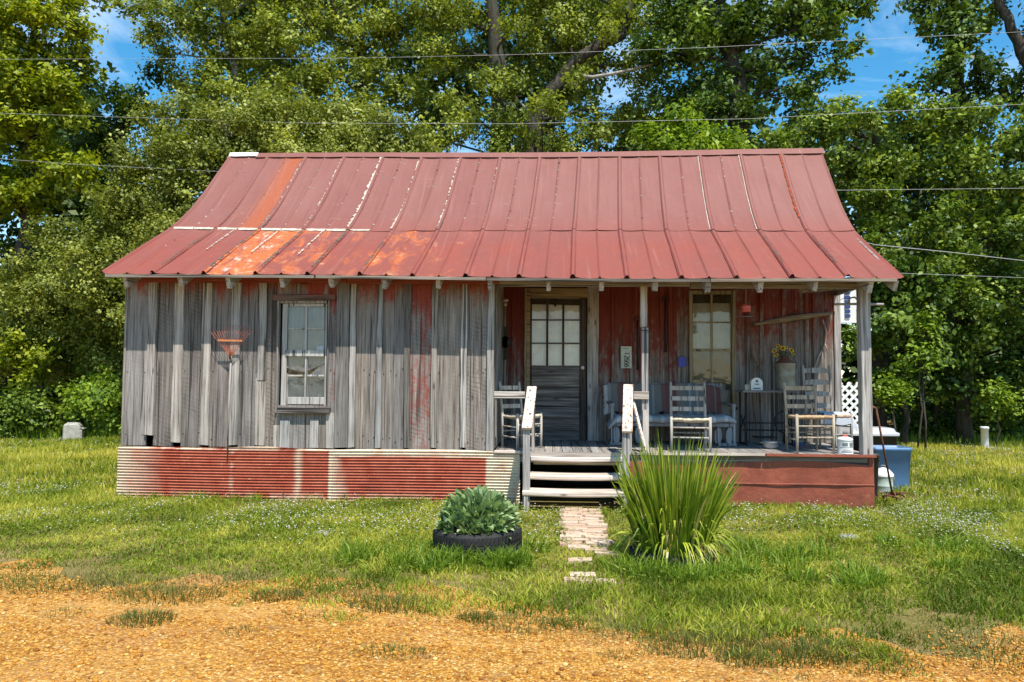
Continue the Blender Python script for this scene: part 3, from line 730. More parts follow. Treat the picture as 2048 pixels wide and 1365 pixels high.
mb = MB(); plank(mb, XF(248.5), XF(252.5), -0.02, 0.02, 0.66, 2.76, 0.002, 5); part(mb, 'corner_board', W_BATTEN, col=wcol(0, .5))
# short boards above and below the window
for u0, u1, va, vb, lt, pn in ((554,562,560,592,.55,0),(562,583,566,592,.5,0),(583,600,567,592,.45,0),(600,614,568,592,.5,.1),(614,645,560,592,.4,1.0),(645,660,566,592,.55,.2)):
    mb = MB(); plank(mb, XF(u0), XF(u1) - .002, -0.012 + random.uniform(-.008, .004), 0.024, ZF(vb), min(2.84, ZF(va)), 0.004, 3); part(mb, 'board', W_FRONT, col=wcol(pn, lt, .1))
for u0, u1, lt in ((553,580,.5),(580,612,.55),(612,640,.5),(640,658,.48)):
    mb = MB(); plank(mb, XF(u0), XF(u1) - .002, random.uniform(-.003, .003), 0.024, ZB(u0), ZF(812), 0.003, 3); part(mb, 'board', W_FRONT, col=wcol(0, lt, .4))
for u0, u1, va in ((565,583,842),(624,640,840),(656,672,826),(552,558,852)):
    mb = MB(); plank(mb, XF(u0), XF(u1), -0.026, -0.005, ZB(u0) + .005, ZF(va), 0.004, 3); part(mb, 'batten', W_BATTEN, col=wcol(0, .62))

# nail heads in the boards, too small to pick apart
mb = MB()
for u0, u1, *_ in BOARDS:
    for z in (0.78, 1.62, 2.55):
        for u in (u0 + 5, u1 - 6):
            c = Vector((XF(u), -0.005, z + random.uniform(-.05, .05))); mb.tube([c, c + Vector((0, -.004, 0))], .0065, 6)
stuff(part(mb, 'board_nails', IRON))

# front window
def bx(mb, u0, u1, v0, v1, y0, y1, Y=0.0):
    a = P(u0, v1, Y); c = P(u1, v0, Y); mb.box(a.x, c.x, y0, y1, a.z, c.z)
def curtain_sheet(u0, u1, top, bot, Y, n=28, amp=0.006, folds=7):
    """top / bot: functions of t giving photo height"""
    mb = MB(); vs = []; m = 8
    for i in range(n + 1):
        t = i / n; u = lerp(u0, u1, t); y = Y + amp * math.sin(folds * 6.28 * t + 2 * math.sin(7 * t))
        for j in range(m + 1):
            q = P(u, lerp(top(t), bot(t), j / m), Y); vs.append((q.x, y + 0.006 * math.sin(5 * j + 9 * t), q.z))
    mb.add(vs, [(i*(m+1)+j, (i+1)*(m+1)+j, (i+1)*(m+1)+j+1, i*(m+1)+j+1) for i in range(n) for j in range(m)])
    return mb
mb = MB(); bx(mb, 552, 560, 602, 826, -0.034, 0.05); bx(mb, 654, 660, 602, 826, -0.030, 0.05); bx(mb, 560, 654, 602, 607, -0.02, 0.05)
win = part(mb, 'window', W_BATTEN, col=wcol(.0, .48), bevel=.003)
mb = MB(); bx(mb, 548, 673, 590, 602, -0.052, -0.004); part(mb, 'head_casing', W_FRIEZE, win, col=wcol(0, .28), bevel=.004)
mb = MB(); bx(mb, 558, 662, 815, 826.5, -0.075, 0.05); part(mb, 'sill', W_FRIEZE, win, col=wcol(0, .28), bevel=.005)
mb = MB(); bx(mb, 560, 574.5, 607, 815, 0.016, 0.045); bx(mb, 647, 654, 607, 815, 0.016, 0.045); bx(mb, 574.5, 647, 607, 613, 0.018, 0.045); bx(mb, 574.5, 647, 795, 809, 0.018, 0.045)
part(mb, 'sash', WHITE_OLD, win, col=wcol(0, .50), bevel=.003)
mb = MB(); bx(mb, 570, 647, 701, 713, 0.004, 0.044); part(mb, 'meeting_rail', WHITE_OLD, win, col=wcol(0, .52), bevel=.003)
mb = MB(); bx(mb, 607.5, 613.5, 613, 701, 0.022, 0.044); part(mb, 'muntin', WHITE_OLD, win, col=wcol(0, .52))
mb = MB(); bx(mb, 607.5, 613.5, 713, 795, 0.022, 0.044); part(mb, 'muntin', WHITE_OLD, win, col=wcol(0, .55))
for v0, v1 in ((656, 659), (750, 753)):
    for u0, u1 in ((574.5, 607.5), (613.5, 647)):
        mb = MB(); bx(mb, u0, u1, v0, v1, 0.024, 0.043); part(mb, 'muntin', WHITE_OLD, win, col=wcol(0, .55))
for u0, u1 in ((574.5, 607.5), (613.5, 647)):
    for v0, v1 in ((613, 656), (659, 701), (713, 750), (753, 795)):
        mb = MB(); bx(mb, u0, u1, v0, v1, 0.034, 0.037); part(mb, 'pane', GLASS, win)
ga = lambda t: lerp(733, 737, t) + 9 * math.sin(math.pi * t) - 22 * max(0, t - .45)
gb = lambda t: 742 + 14 * math.sin(math.pi * min(1, t * 1.15)) * (1 if t < .5 else 1) - 28 * max(0, t - .5)
part(curtain_sheet(566, 652, lambda t: 606, ga, 0.07), 'curtain', CURTAIN_GREY, win, smooth=True)
part(curtain_sheet(566, 652, gb, lambda t: 812, 0.075), 'curtain', CURTAIN_GREY, win, smooth=True)
mb = MB(); bx(mb, 632, 645, 692, 700.5, 0.0385, 0.0395); part(mb, 'note_card', m_simple('pale_blue_card', (.45,.55,.68), .7), win)

# corrugated skirt: two sheets
def corrugated(u0, u1, vb0, vb1, bulge, ntop=0.655):
    mb = MB(); vs = []; nx = 26; nz = 150; x0, x1 = XF(u0), XF(u1)
    for i in range(nx + 1):
        t = i / nx; x = lerp(x0, x1, t); zt = lerp(0.652, 0.640, (x + 5.45) / 4.75) + 0.004 * math.sin(5 * x) + (0.010 * math.sin(3.0 * x))
        zb = -0.02
        for j in range(nz + 1):
            q = j / nz; z = lerp(zb, zt, q)
            y = -0.05 - 0.0165 * math.sin(2 * math.pi * (z + 0.006 * math.sin(1.3 * x)) / 0.036) - bulge(t) * (1 - q) ** 1.3 + 0.006 * math.sin(2.1 * x + 3 * q)
            xx = x + (0.012 * (1 - q) if i == 0 and u0 < 300 else 0) + (random.uniform(-.004, .004) if i in (0, nx) else 0)
            vs.append((xx, y, z))
    m = nz + 1
    mb.add(vs, [(i*m+j, (i+1)*m+j, (i+1)*m+j+1, i*m+j+1) for i in range(nx) for j in range(nz)])
    return part(mb, 'skirt_panel', SKIRT, smooth=True)
corrugated(247, 675, 990, 998, lambda t: 0.015 * max(0, 1 - 2.2 * t) + 0.015)
corrugated(672, 1041, 996, 998, lambda t: 0.028)
# skirt under the porch: flat rusted sheets, the upper one torn along its top edge
XS0, XS1 = XF(1255, 950), P(1746, 960, -0.02).x
def flatsheet(z0f, z1f, y, n=40, x0=None, x1=None):
    mb = MB(); vs = []
    x0 = XS0 if x0 is None else x0; x1 = XS1 if x1 is None else x1
    for i in range(n + 1):
        x = lerp(x0, x1, i / n)
        for j in range(5):
            z = lerp(z0f(x), z1f(x), j / 4); vs.append((x, y + 0.007 * math.sin(2.3 * x + 4 * z) + 0.004 * math.sin(9 * x + 6 * z), z))
    mb.add(vs, [(i*5+j, (i+1)*5+j, (i+1)*5+j+1, i*5+j+1) for i in range(n) for j in range(4)])
    return mb
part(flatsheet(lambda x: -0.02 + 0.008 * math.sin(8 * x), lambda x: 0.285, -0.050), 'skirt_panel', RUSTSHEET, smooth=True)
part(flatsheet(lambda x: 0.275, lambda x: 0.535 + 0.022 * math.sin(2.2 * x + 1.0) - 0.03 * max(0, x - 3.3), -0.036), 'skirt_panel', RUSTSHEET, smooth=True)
mb = MB(); mb.box(XS0, XS1, -0.066, -0.052, 0.272, 0.290); part(mb, 'skirt_lip', RUSTSHEET, bevel=.004)
mb = MB(); mb.box(XS1 - 0.055, XS1 + 0.004, -0.045, -0.02, 0.02, 0.60); part(mb, 'corner_strip', RUSTSHEET, bevel=.003)
mb = MB(); mb.box(XS1 - 0.003, XS1 + 0.010, -0.02, 1.65, -0.02, 0.60)
part(mb, 'side_skirt_panel', RUSTSHEET)
# porch rim joist and floor boards
mb = MB(); mb.box(-0.64, XS1 - .002, -0.022, 0.025, 0.50, FLOOR - 0.032); part(mb, 'rim_joist', W_HORIZ, col=wcol(0, .30), bevel=.004)
x = -0.655; k = 0
while x < XS1 - 0.05:
    w = random.uniform(0.105, 0.135); x1 = min(x + w, XS1 + .01)
    mb = MB(); mb.box(x + .003, x1 - .003, -0.070 + random.uniform(-.012, .012), 1.60, FLOOR - 0.03 + random.uniform(-.003, .001), FLOOR + random.uniform(-.002, .002))
    part(mb, 'floor_board', W_DEPTH, col=wcol(0, random.uniform(.35, .6)), bevel=.003); x = x1
mb = MB(); mb.bar((XF(1300, 905), -0.092, FLOOR - 0.012), (XF(1525, 905), -0.092, FLOOR - 0.008), 0.03, 0.026); part(mb, 'edge_strip', W_FASCIA, col=wcol(0, .7))
mb = MB(); mb.bar((XF(1528, 905), -0.090, FLOOR - 0.008), (XS1 + .01, -0.090, FLOOR - 0.012), 0.03, 0.030); part(mb, 'edge_strip', RUSTSHEET)
mb = MB(); mb.box(-0.66, XF(1041), -0.085, -0.012, FLOOR - 0.028, FLOOR + 0.004); part(mb, 'edge_strip', W_TREAD, col=wcol(0, .6), bevel=.004)
# rock and earth fill under the floor, dark
mb = MB(); mb.box(-5.38, 4.1, 1.62, 4.55, 0.0, FLOOR - 0.06); part(mb, 'inner_floor', DARK)
mb = MB(); mb.box(-5.40, -0.72, 0.05, 1.60, 0.50, FLOOR - 0.05); part(mb, 'inner_floor', DARK)

mb = MB(); mb.box(-5.38, 4.1, 1.66, 1.67, FLOOR, 2.9); part(mb, 'added_partition', DARK)  # unseen wall, added to keep stray light out of the room
mb = MB(); mb.box(-5.38, -0.72, 0.06, 1.58, 2.86, 2.88); part(mb, 'added_ceiling', DARK)  # unseen ceiling, added to darken the room behind the front window

# porch posts
mb = MB(); plank(mb, P(1281,700,0).x, P(1294.5,700,0).x, -0.03, 0.055, ZF(655,1288), 2.69, 0.003, 6); part(mb, 'porch_post', W_POST, col=wcol(0,.6), bevel=.004)
mb = MB(); plank(mb, P(1283.5,800,0).x, P(1296.5,800,0).x, -0.03, 0.055, FLOOR, ZF(656,1288), 0.004, 6); part(mb, 'porch_post', W_POST, col=wcol(0,.55), bevel=.004)
mb = MB(); plank(mb, P(1285,860,0).x, P(1297,860,0).x, -0.055, -0.032, FLOOR - .02, ZF(820,1290), 0.004, 3); part(mb, 'post_splice', W_POST, col=wcol(0,.62))
mb = MB(); plank(mb, P(1719,700,0).x, P(1739.5,700,0).x, -0.05, 0.075, FLOOR, 2.72, 0.004, 10); part(mb, 'porch_post', W_POST, col=wcol(0,.55), bevel=.005)
# side header of the porch end
mb = MB(); mb.bar((3.86, 0.06, 2.74), (4.12, 1.60, 2.80), 0.05, 0.11); part(mb, 'side_beam', W_DEPTH, col=wcol(0,.5), bevel=.004)
mb = MB(); mb.bar((3.80, 0.08, 2.705), (3.35, 0.75, 2.72), 0.05, 0.05); part(mb, 'corner_brace', W_DEPTH, col=wcol(.2,.6))

# porch rear wall
YW = 1.60
XB = lambda u, v=720: P(u, v, YW).x
ZBK = lambda v, u=1200: P(u, v, YW).z
PB = [(1001,1014,.75,.45),(1014,1027,.8,.5),(1027,1041,.78,.4),(1041,1054,.7,.45),(1197,1227,.8,.45),(1227,1246,.62,.5),(1246,1273,.66,.5),(1273,1296,.78,.42),(1296,1324,.62,.5),(1324,1341,.72,.42),(1341,1354,.75,.5),(1354,1379,.40,.42),(1471,1497,.45,.5),(1497,1523,.5,.45),(1523,1545,.55,.5),(1545,1567,.50,.45),(1567,1590,.42,.42),(1590,1614,.36,.5),(1614,1630,.45,.5),(1630,1650,.34,.42),(1650,1669,.45,.45)]
for u0, u1, pn, lt in PB:
    mb = MB(); plank(mb, XB(u0), XB(u1) - .003, YW + random.uniform(-.006, .002), YW + .024, FLOOR, 3.05, 0.003, 5)
    part(mb, 'board', W_PORCH, col=wcol(pn, lt, .1))
for u, pn in ((1027,.7),(1227,.7),(1273,.7),(1324,.8),(1341,.7),(1497,.45),(1523,.5),(1568,.5),(1614,.42),(1630,.3)):
    mb = MB(); plank(mb, XB(u-4), XB(u+4), YW - .026, YW - .008, FLOOR + .01, 3.02, 0.003, 5); part(mb, 'batten', W_PORCH, col=wcol(pn, .5, 0))
mb = MB(); plank(mb, XB(1668), XB(1681), YW - .03, YW + .07, FLOOR - .05, 3.05, 0.003, 6); part(mb, 'corner_board', W_CASING, col=wcol(.3, .5))
for u0, u1, va, vb in ((1354,1379,800,905),(1379,1471,812,905),(1379,1471,540,583)):
    mb = MB(); plank(mb, XB(u0)+.001, XB(u1)-.003, YW-.001, YW+.022, max(FLOOR, ZBK(vb)), min(3.05, ZBK(va)), .002, 2); part(mb, 'board', W_PORCH, col=wcol(.5,.45))
mb = MB(); plank(mb, XB(1054), XB(1198), YW + .003, YW + .024, ZBK(574), 3.05, .003, 2); part(mb, 'board', W_PORCH, col=wcol(.8,.4))
# door in its frame
mb = MB(); mb.box(XB(1053), XB(1060), YW - .035, YW + .05, FLOOR, ZBK(577)); mb.box(XB(1060), XB(1176), YW - .030, YW + .05, ZBK(596), ZBK(577))
door = part(mb, 'door', W_YELLOW, col=wcol(0, .55), bevel=.004)
mb = MB(); plank(mb, XB(1174.5), XB(1197), YW - .032, YW - .006, FLOOR, ZBK(573), .003, 6); part(mb, 'casing', W_CASING, door, col=wcol(.45, .55))
mb = MB(); plank(mb, XB(1049), XB(1053), YW - .030, YW - .004, FLOOR, ZBK(577), .002, 4); part(mb, 'casing', W_YELLOWV, door, col=wcol(0, .6))
def bd(mb, u0, u1, v0, v1, y0, y1): mb.box(XB(u0), XB(u1), y0, y1, ZBK(v1), ZBK(v0))
mb = MB(); bd(mb, 1060.5, 1063.5, 597, 882, YW - .008, YW + .03); part(mb, 'stile', W_DOORV, door, col=wcol(0, .5), bevel=.003)
mb = MB(); bd(mb, 1159, 1172, 597, 882, YW - .008, YW + .03); part(mb, 'stile', W_DOORV, door, col=wcol(0, .5), bevel=.003)
for v0, v1 in ((595.5, 598.5), (732, 752), (774, 777), (793, 796), (812, 815), (834, 837), (858, 882)):
    mb = MB(); bd(mb, 1063.5, 1159, v0, v1, YW - .006, YW + .028); part(mb, 'rail', W_DOOR, door, col=wcol(0, .5), bevel=.004)
for v0, v1 in ((752, 774), (777, 793), (796, 812), (815, 834), (837, 858)):
    mb = MB(); bd(mb, 1063.5, 1159, v0, v1, YW + .008, YW + .022); part(mb, 'panel', W_DOOR, door, col=wcol(0, .6), bevel=.004)
for u0, u1 in ((1092, 1096.5), (1124, 1128.5)):
    mb = MB(); bd(mb, u0, u1, 598.5, 732, YW - .004, YW + .026); part(mb, 'muntin', W_DOORV, door, col=wcol(0, .5))
cols_, rows_ = ((1063.5,1092),(1096.5,1124),(1128.5,1159)), ((598.5,639),(642,686),(689,732))
for (u0, u1) in cols_:
    for v in (639, 686):
        mb = MB(); bd(mb, u0, u1, v, v + 3, YW - .003, YW + .025); part(mb, 'muntin', W_DOOR, door, col=wcol(0, .4))
    for (v0, v1) in rows_:
        mb = MB(); bd(mb, u0, u1, v0, v1, YW + .012, YW + .015); part(mb, 'pane', GLASS, door)
mb = curtain_sheet(1061, 1162, lambda t: 609 + 2.5 * t, lambda t: 736, YW + .04, 30, .005, 8); part(mb, 'curtain', CURTAIN, door, smooth=True)
mb = MB(); c = P(1165, 736, YW); mb.tube([(c.x, YW - .008, c.z), (c.x, YW - .03, c.z)], .012, 10); mb.ball((c.x, YW - .048, c.z), .027, 12, 8); part(mb, 'door_knob', m_simple('white_porcelain', (.75,.73,.68), .3), door, smooth=True)
mb = MB(); c = P(1165, 761, YW); mb.box(c.x - .014, c.x + .014, YW - .013, YW - .007, c.z - .05, c.z + .04); part(mb, 'lock_plate', IRON, door)
mb = MB(); c = P(1110, 606, YW); mb.prism([(c.x-.035, c.z+.06), (c.x+.035, c.z+.06), (c.x+.022, c.z-.04), (c.x, c.z-.07), (c.x-.02, c.z-.03)], YW - .016, YW - .005); part(mb, 'hanging_ornament', IRON, door)
# right window of the porch wall
mb = MB(); mb.box(XB(1378), XB(1385), YW - .04, YW + .05, ZBK(812), ZBK(582)); mb.box(XB(1463), XB(1471), YW - .04, YW + .05, ZBK(812), ZBK(582)); mb.box(XB(1385), XB(1463), YW - .038, YW + .05, ZBK(589), ZBK(582)); mb.box(XB(1376), XB(1473), YW - .06, YW + .05, ZBK(818), ZBK(812))
win2 = part(mb, 'window', W_YELLOWV, col=wcol(0, .5), bevel=.003)
mb = MB(); bd(mb, 1385, 1463, 697, 702, YW - .012, YW + .03); part(mb, 'meeting_rail', W_YELLOWV, win2, col=wcol(0, .6))
for v0, v1 in ((589, 697), (702, 812)):
    mb = MB(); bd(mb, 1422, 1426, v0, v1, YW - .004, YW + .026); part(mb, 'muntin', W_YELLOWV, win2, col=wcol(0, .55))
for v in (643, 760):
    for u0, u1 in ((1385, 1422), (1426, 1463)):
        mb = MB(); bd(mb, u0, u1, v, v + 3, YW - .002, YW + .024); part(mb, 'muntin', W_YELLOWV, win2, col=wcol(0, .55))
for u0, u1 in ((1385, 1422), (1426, 1463)):
    for v0, v1 in ((589, 643), (646, 697), (702, 760), (763, 812)):
        mb = MB(); bd(mb, u0, u1, v0, v1, YW + .010, YW + .013); part(mb, 'pane', GLASS, win2)
mb = curtain_sheet(1386, 1462, lambda t: 607, lambda t: 700, YW + .035, 26, .005, 5); part(mb, 'curtain', CURTAIN_DIM, win2, smooth=True)
mb = curtain_sheet(1386, 1462, lambda t: 700, lambda t: 812, YW + .045, 12, .002, 2); part(mb, 'insect_screen', SCREEN, win2)

# side, inner and rear walls
def sidewall(x0, x1, ya, yb, mat, facing, cc, zb=0.62, zcap=None):
    y = ya; k = 0
    while y < yb - 0.02:
        w = random.uniform(0.17, 0.24); y1 = min(y + w, yb); t = (y - ya) / (yb - ya); x = lerp(x0, x1, t)
        zt = [min(zcap or 9, roofz(x, yy) - 0.07) for yy in (y, y1)]
        mb = MB(); planky(mb, x - .012, x + .012, y + .002, y1 - .002, zb, zt[0], zt[1]); part(mb, 'board', mat, col=cc(), bevel=0)
        if k: mb = MB(); planky(mb, x + facing * .013 - .011, x + facing * .013 + .011 + facing * .004, y - .025, y + .025, zb + .01, zt[0] - .01, zt[0] - .01); part(mb, 'batten', W_BATTEN, col=wcol(0, .5))
        y = y1; k += 1
sidewall(-0.685, -0.685, 0.07, 1.59, W_FRONT, 1, lambda: wcol(.1, random.uniform(.4, .55), .2), FLOOR + .002)
sidewall(-5.425, -5.38, 0.03, 4.6, W_FRONT, -1, lambda: wcol(0, random.uniform(.4, .55), .3), 0.1)
sidewall(4.165, 4.23, 1.68, 4.6, W_FRONT, 1, lambda: wcol(0, random.uniform(.4, .55), .3), 0.1)
x = -5.36
while x < 4.15:
    x1 = min(x + random.uniform(.2, .28), 4.18); mb = MB(); mb.box(x + .002, x1 - .002, 4.60, 4.625, 0.1, 3.62); part(mb, 'board', W_FRONT, col=wcol(0, .5, .2)); x = x1

# porch steps with hand rails
b = MB()
XT = lambda u, v, Y: P(u, v, Y).x
TR = [(1045, 1256, 983, -0.60, 0.265), (1060, 1249, 950, -0.345, 0.255), (1062, 1248, 914, -0.10, 0.24)]
steps = None; sv = []
for u0, u1, v, yf, dep in TR:
    a = P(u0, v, yf); c = P(u1, v, yf); zt = (a.z + c.z) / 2; sv.append((a.x, c.x, yf, zt))
xl = P(1053, 900, -0.4).x; xr = P(1247, 900, -0.4).x
for xx in (xl, xr):
    mb = MB(); zt0, zt2 = sv[0][3] - .05, sv[2][3] - .05
    mb.add([(xx + sx * .02, y, z) for sx in (-1, 1) for y, z in ((-.60, 0.0), (-.60, zt0), (-.345, zt0), (-.345, sv[1][3]-.05), (-.10, sv[1][3]-.05), (-.10, zt2), (0.02, zt2), (0.02, 0.25), (-.25, 0.0))],
           [tuple(range(8, -1, -1)), tuple(range(9, 18))] + [(i, (i+1) % 9, 9 + (i+1) % 9, 9 + i) for i in range(9)])
    if steps is None: steps = part(mb, 'porch_steps', W_POST, col=wcol(0, .55)); steps['label'] = 'bleached wooden steps with two sloping hand rails'
    else: part(mb, 'stringer', W_POST, steps, col=wcol(0, .5))
for (x0, x1, yf, zt), dep in zip(sv, (.25, .25, .22)):
    mb = MB(); n = 8; vs = []
    for i in range(n + 1):
        x = lerp(x0, x1, i / n); s = -0.010 * math.sin(math.pi * i / n)
        vs += [(x, yf - .012, zt + s - .012), (x, yf, zt + s), (x, yf + dep, zt + s), (x, yf + dep, zt + s - .055), (x, yf, zt + s - .06), (x, yf - .012, zt + s - .045)]
    mb.add(vs, [(i*6+k, i*6+(k+1) % 6, (i+1)*6+(k+1) % 6, (i+1)*6+k) for i in range(n) for k in range(6)] + [(5,4,3,2,1,0), tuple(n*6+k for k in range(6))])
    part(mb, 'tread', W_TREAD, steps, col=wcol(0, .52))
mb = MB(); mb.box(sv[2][0] + .03, sv[2][1] - .03, -0.075, -0.045, sv[1][3] + .085, sv[2][3] - .065); part(mb, 'riser', W_YELLOW, steps, col=wcol(0, .6))
mb = MB(); mb.box(sv[2][0] - .01, sv[2][1] + .02, -0.082, -0.045, FLOOR - .075, FLOOR - .006); part(mb, 'riser', W_TREAD, steps, col=wcol(0, .35))
# left rail, right rail
for ua, va, ub, vb_, pu in ((1064, 775, 1053.5, 858, 1053), (1256.5, 771, 1254.5, 865, 1252)):
    a = P(ua, va, 0.02); c = P(ub, vb_, -0.60)
    mb = MB(); mb.bar(c, a, 0.118, 0.04); part(mb, 'handrail', W_RAIL, steps, col=wcol(0, .5), bevel=.005)
    mb = MB(); q = P(pu, 900, -0.555); plank(mb, q.x - .042, q.x + .04, -0.57, -0.515, 0.02, c.z - .005, .003, 5); part(mb, 'newel_post', W_POST, steps, col=wcol(0, .48), bevel=.004)
mb = MB(); a = P(988, 790, -0.02); c = P(1050, 790, -0.02); mb.box(a.x, c.x, -0.045, -0.018, a.z - .042, a.z + .042); part(mb, 'level_rail', W_TREAD, steps, col=wcol(0, .45), bevel=.004)
mb = MB(); a = P(1266, 791, -0.02); c = P(1297, 791, -0.02); mb.box(a.x, c.x, -0.060, -0.034, a.z - .048, a.z + .048); part(mb, 'level_rail', W_TREAD, steps, col=wcol(0, .42), bevel=.004)
for xx in (P(1067, 800, 0).x, P(1260, 800, 0).x):
    mb = MB(); mb.box(xx - .02, xx + .02, -0.01, 0.03, FLOOR, P(1064, 776, 0.02).z - .03); part(mb, 'rail_post', W_POST, steps, col=wcol(0, .5))
mb = MB(); mb.bar(P(1266, 803, -0.02), P(1291, 902, -0.25), .028, .028); part(mb, 'brace', W_RAIL, steps, col=wcol(0, .6))

# ------------------------------------------------------------------ chairs and things on the porch
def chair(label, loc, rz, w=0.44, d=0.38, sh=0.42, bh=0.84, mat=None, seatmat=None, slats=3, lean=0.06, cc=.5, wb=None, seat_sag=0.0, arch=0.0):
    """ladder-back chair: front towards local -y"""
    wb = wb or w * 0.84
    t = empty('ladder_back_chair', label, 'chair', loc, rz, 'ladder-back chairs on the porch')
    col = wcol(0, cc)
    for sx in (-1, 1):
        mb = MB(); mb.tube([(sx*w/2, -d/2, 0), (sx*w/2, -d/2, sh*.5), (sx*w/2, -d/2, sh+.02)], [.015, .019, .017], 8); mb.build('leg', mat, t, True, col=col)
        mb = MB(); mb.tube([(sx*wb/2, d/2, 0), (sx*wb/2, d/2, sh), (sx*wb/2, d/2 + lean*.5, (sh+bh)/2), (sx*wb/2, d/2 + lean, bh), (sx*wb/2, d/2 + lean*1.02, bh+.025)], [.016, .019, .018, .017, .008], 8); mb.build('back_post', mat, t, True, col=col)
    for k in range(slats):
        z0 = lerp(sh + .10, bh - .06, k / max(1, slats - 1)); zz = (z0 - sh) / (bh - sh) * lean
        mb = MB(); n = 6; vs = []
        for i in range(n + 1):
            q = i / n; x = lerp(-wb/2, wb/2, q); y = d/2 + zz + .022 * math.sin(math.pi * q); hz = .028 + arch * math.sin(math.pi * q)
            vs += [(x, y - .006, z0 - .026), (x, y - .006, z0 + hz), (x, y + .006, z0 + hz), (x, y + .006, z0 - .026)]
        mb.add(vs, [(i*4+k2, (i+1)*4+k2, (i+1)*4+(k2+1) % 4, i*4+(k2+1) % 4) for i in range(n) for k2 in range(4)])
        mb.build('slat', mat, t, col=col)
    for z in (sh*.42, sh*.72):
        mb = MB(); mb.tube([(-w/2, -d/2, z), (w/2, -d/2, z)], .011, 6); mb.build('rung', mat, t, True, col=col)
        for sx in (-1, 1):
            mb = MB(); mb.tube([(sx*w/2, -d/2, z - .03), (sx*wb/2, d/2, z - .03)], .010, 6); mb.build('rung', mat, t, True, col=col)
    mb = MB(); mb.tube([(-wb/2, d/2, sh*.5), (wb/2, d/2, sh*.5)], .010, 6); mb.build('rung', mat, t, True, col=col)
    # woven seat: rows of strands, sagging
    mb = MB(); n = 16; vs = []; m = 10
    for i in range(n + 1):
        for j in range(m + 1):
            a, c = i / n, j / m; ww = lerp(w, wb, c); e = math.sin(math.pi*a) * math.sin(math.pi*c)
            vs.append((lerp(-ww/2, ww/2, a), lerp(-d/2 - .012, d/2, c), sh - .008 - seat_sag * e + random.uniform(-.005, .005) + .012 * (1 if j in (0, m) else 0)))
    nn = len(vs)
    vs += [(x, y, z - .035) for x, y, z in vs]
    fs = [(i*(m+1)+j, (i+1)*(m+1)+j, (i+1)*(m+1)+j+1, i*(m+1)+j+1) for i in range(n) for j in range(m)]
    fs += [tuple(nn + q for q in reversed(f)) for f in fs]
    for i in range(n): fs += [(i*(m+1), nn + i*(m+1), nn + (i+1)*(m+1), (i+1)*(m+1)), (i*(m+1)+m, (i+1)*(m+1)+m, nn + (i+1)*(m+1)+m, nn + i*(m+1)+m)]
    for j in range(m): fs += [(j, j+1, nn+j+1, nn+j), (n*(m+1)+j, nn+n*(m+1)+j, nn+n*(m+1)+j+1, n*(m+1)+j+1)]
    mb.add(vs, fs); mb.build('seat', seatmat, t, True)
    return t
q = P(1042, 900, 0.36)
chair('bleached ladder-back chair with woven seat between the steps and the closed room', (q.x - .005, 0.36, FLOOR), math.radians(43), .40, .34, .43, .83, W_BLEACH, RUSH, 2, .06, .55, seat_sag=.03)
q = P(1379, 890, 0.30)
chair('white grey ladder-back chair behind the tall iris clump in front of the bench', (q.x, 0.30, FLOOR), math.radians(-6), .47, .40, .41, .84, W_BLEACH, RUSH, 3, .08, .45, wb=.43, seat_sag=.02)
q = P(1617, 900, 0.24)
chair('tan ladder-back chair with brown seat beside the milk can table', (q.x, 0.24, FLOOR), math.radians(5), .455, .40, .46, .85, W_CHAIR2, TANSEAT, 3, .05, .45, wb=.39)
q = P(1655, 890, 0.86)
chair('tall grey ladder-back chair with a towel over its seat against the porch wall', (q.x, 0.86, FLOOR), math.radians(10), .44, .40, .44, 1.08, W_CHAIR, TANSEAT, 4, .06, .5, wb=.38, arch=.02)
# towel lying over that seat
mb = MB(); n = 14; m = 12; vs = []
for i in range(n + 1):
    for j in range(m + 1):
        a, c = i / n, j / m; x = lerp(-.16, .30, a); y = lerp(-.27, .12, c)
        z = .462 + .012 * math.sin(9*a + 5*c) + .01 * math.sin(14 * c)
        if x > .20: z -= (x - .20) * 1.3
        if y < -.20: z -= (-.20 - y) * 2.0; y = -.20 - (-.20 - y) * .25
        vs.append((x, y, z))
mb.add(vs, [(i*(m+1)+j, (i+1)*(m+1)+j, (i+1)*(m+1)+j+1, i*(m+1)+j+1) for i in range(n) for j in range(m)])
tag(mb.build('towel', TOWEL, None, True, (q.x, 0.86, FLOOR)), 'grey blue towel crumpled over the seat of the tall chair', 'towel').rotation_euler.z = math.radians(10)

# glider bench
qa = P(1222, 850, 1.02); qb = P(1462, 850, 1.02); bw = qb.x - qa.x; bxm = (qa.x + qb.x) / 2
bench = empty('glider_bench', 'blue grey slatted glider bench against the red porch wall', 'bench', (bxm, 1.15, FLOOR))
SHB = P(1340, 846, 0.86).z - FLOOR
bc = wcol(0, .5)
mb = MB(); mb.box(-bw/2, bw/2, -.30, .24, SHB - .05, SHB); mb.build('seat', W_BENCH, bench, col=bc, bevel=.004)
for k in range(13):
    x = lerp(-bw/2 + .06, bw/2 - .06, k / 12); mb = MB(); mb.bar((x, .24, SHB), (x, .36, SHB + .50), .07, .02, (0, 1, 0)); mb.build('back_slat', W_BENCH, bench, col=bc)
mb = MB(); mb.bar((-bw/2, .37, SHB + .50), (bw/2, .37, SHB + .50), .03, .06); mb.build('top_rail', W_BENCH, bench, col=bc, bevel=.004)
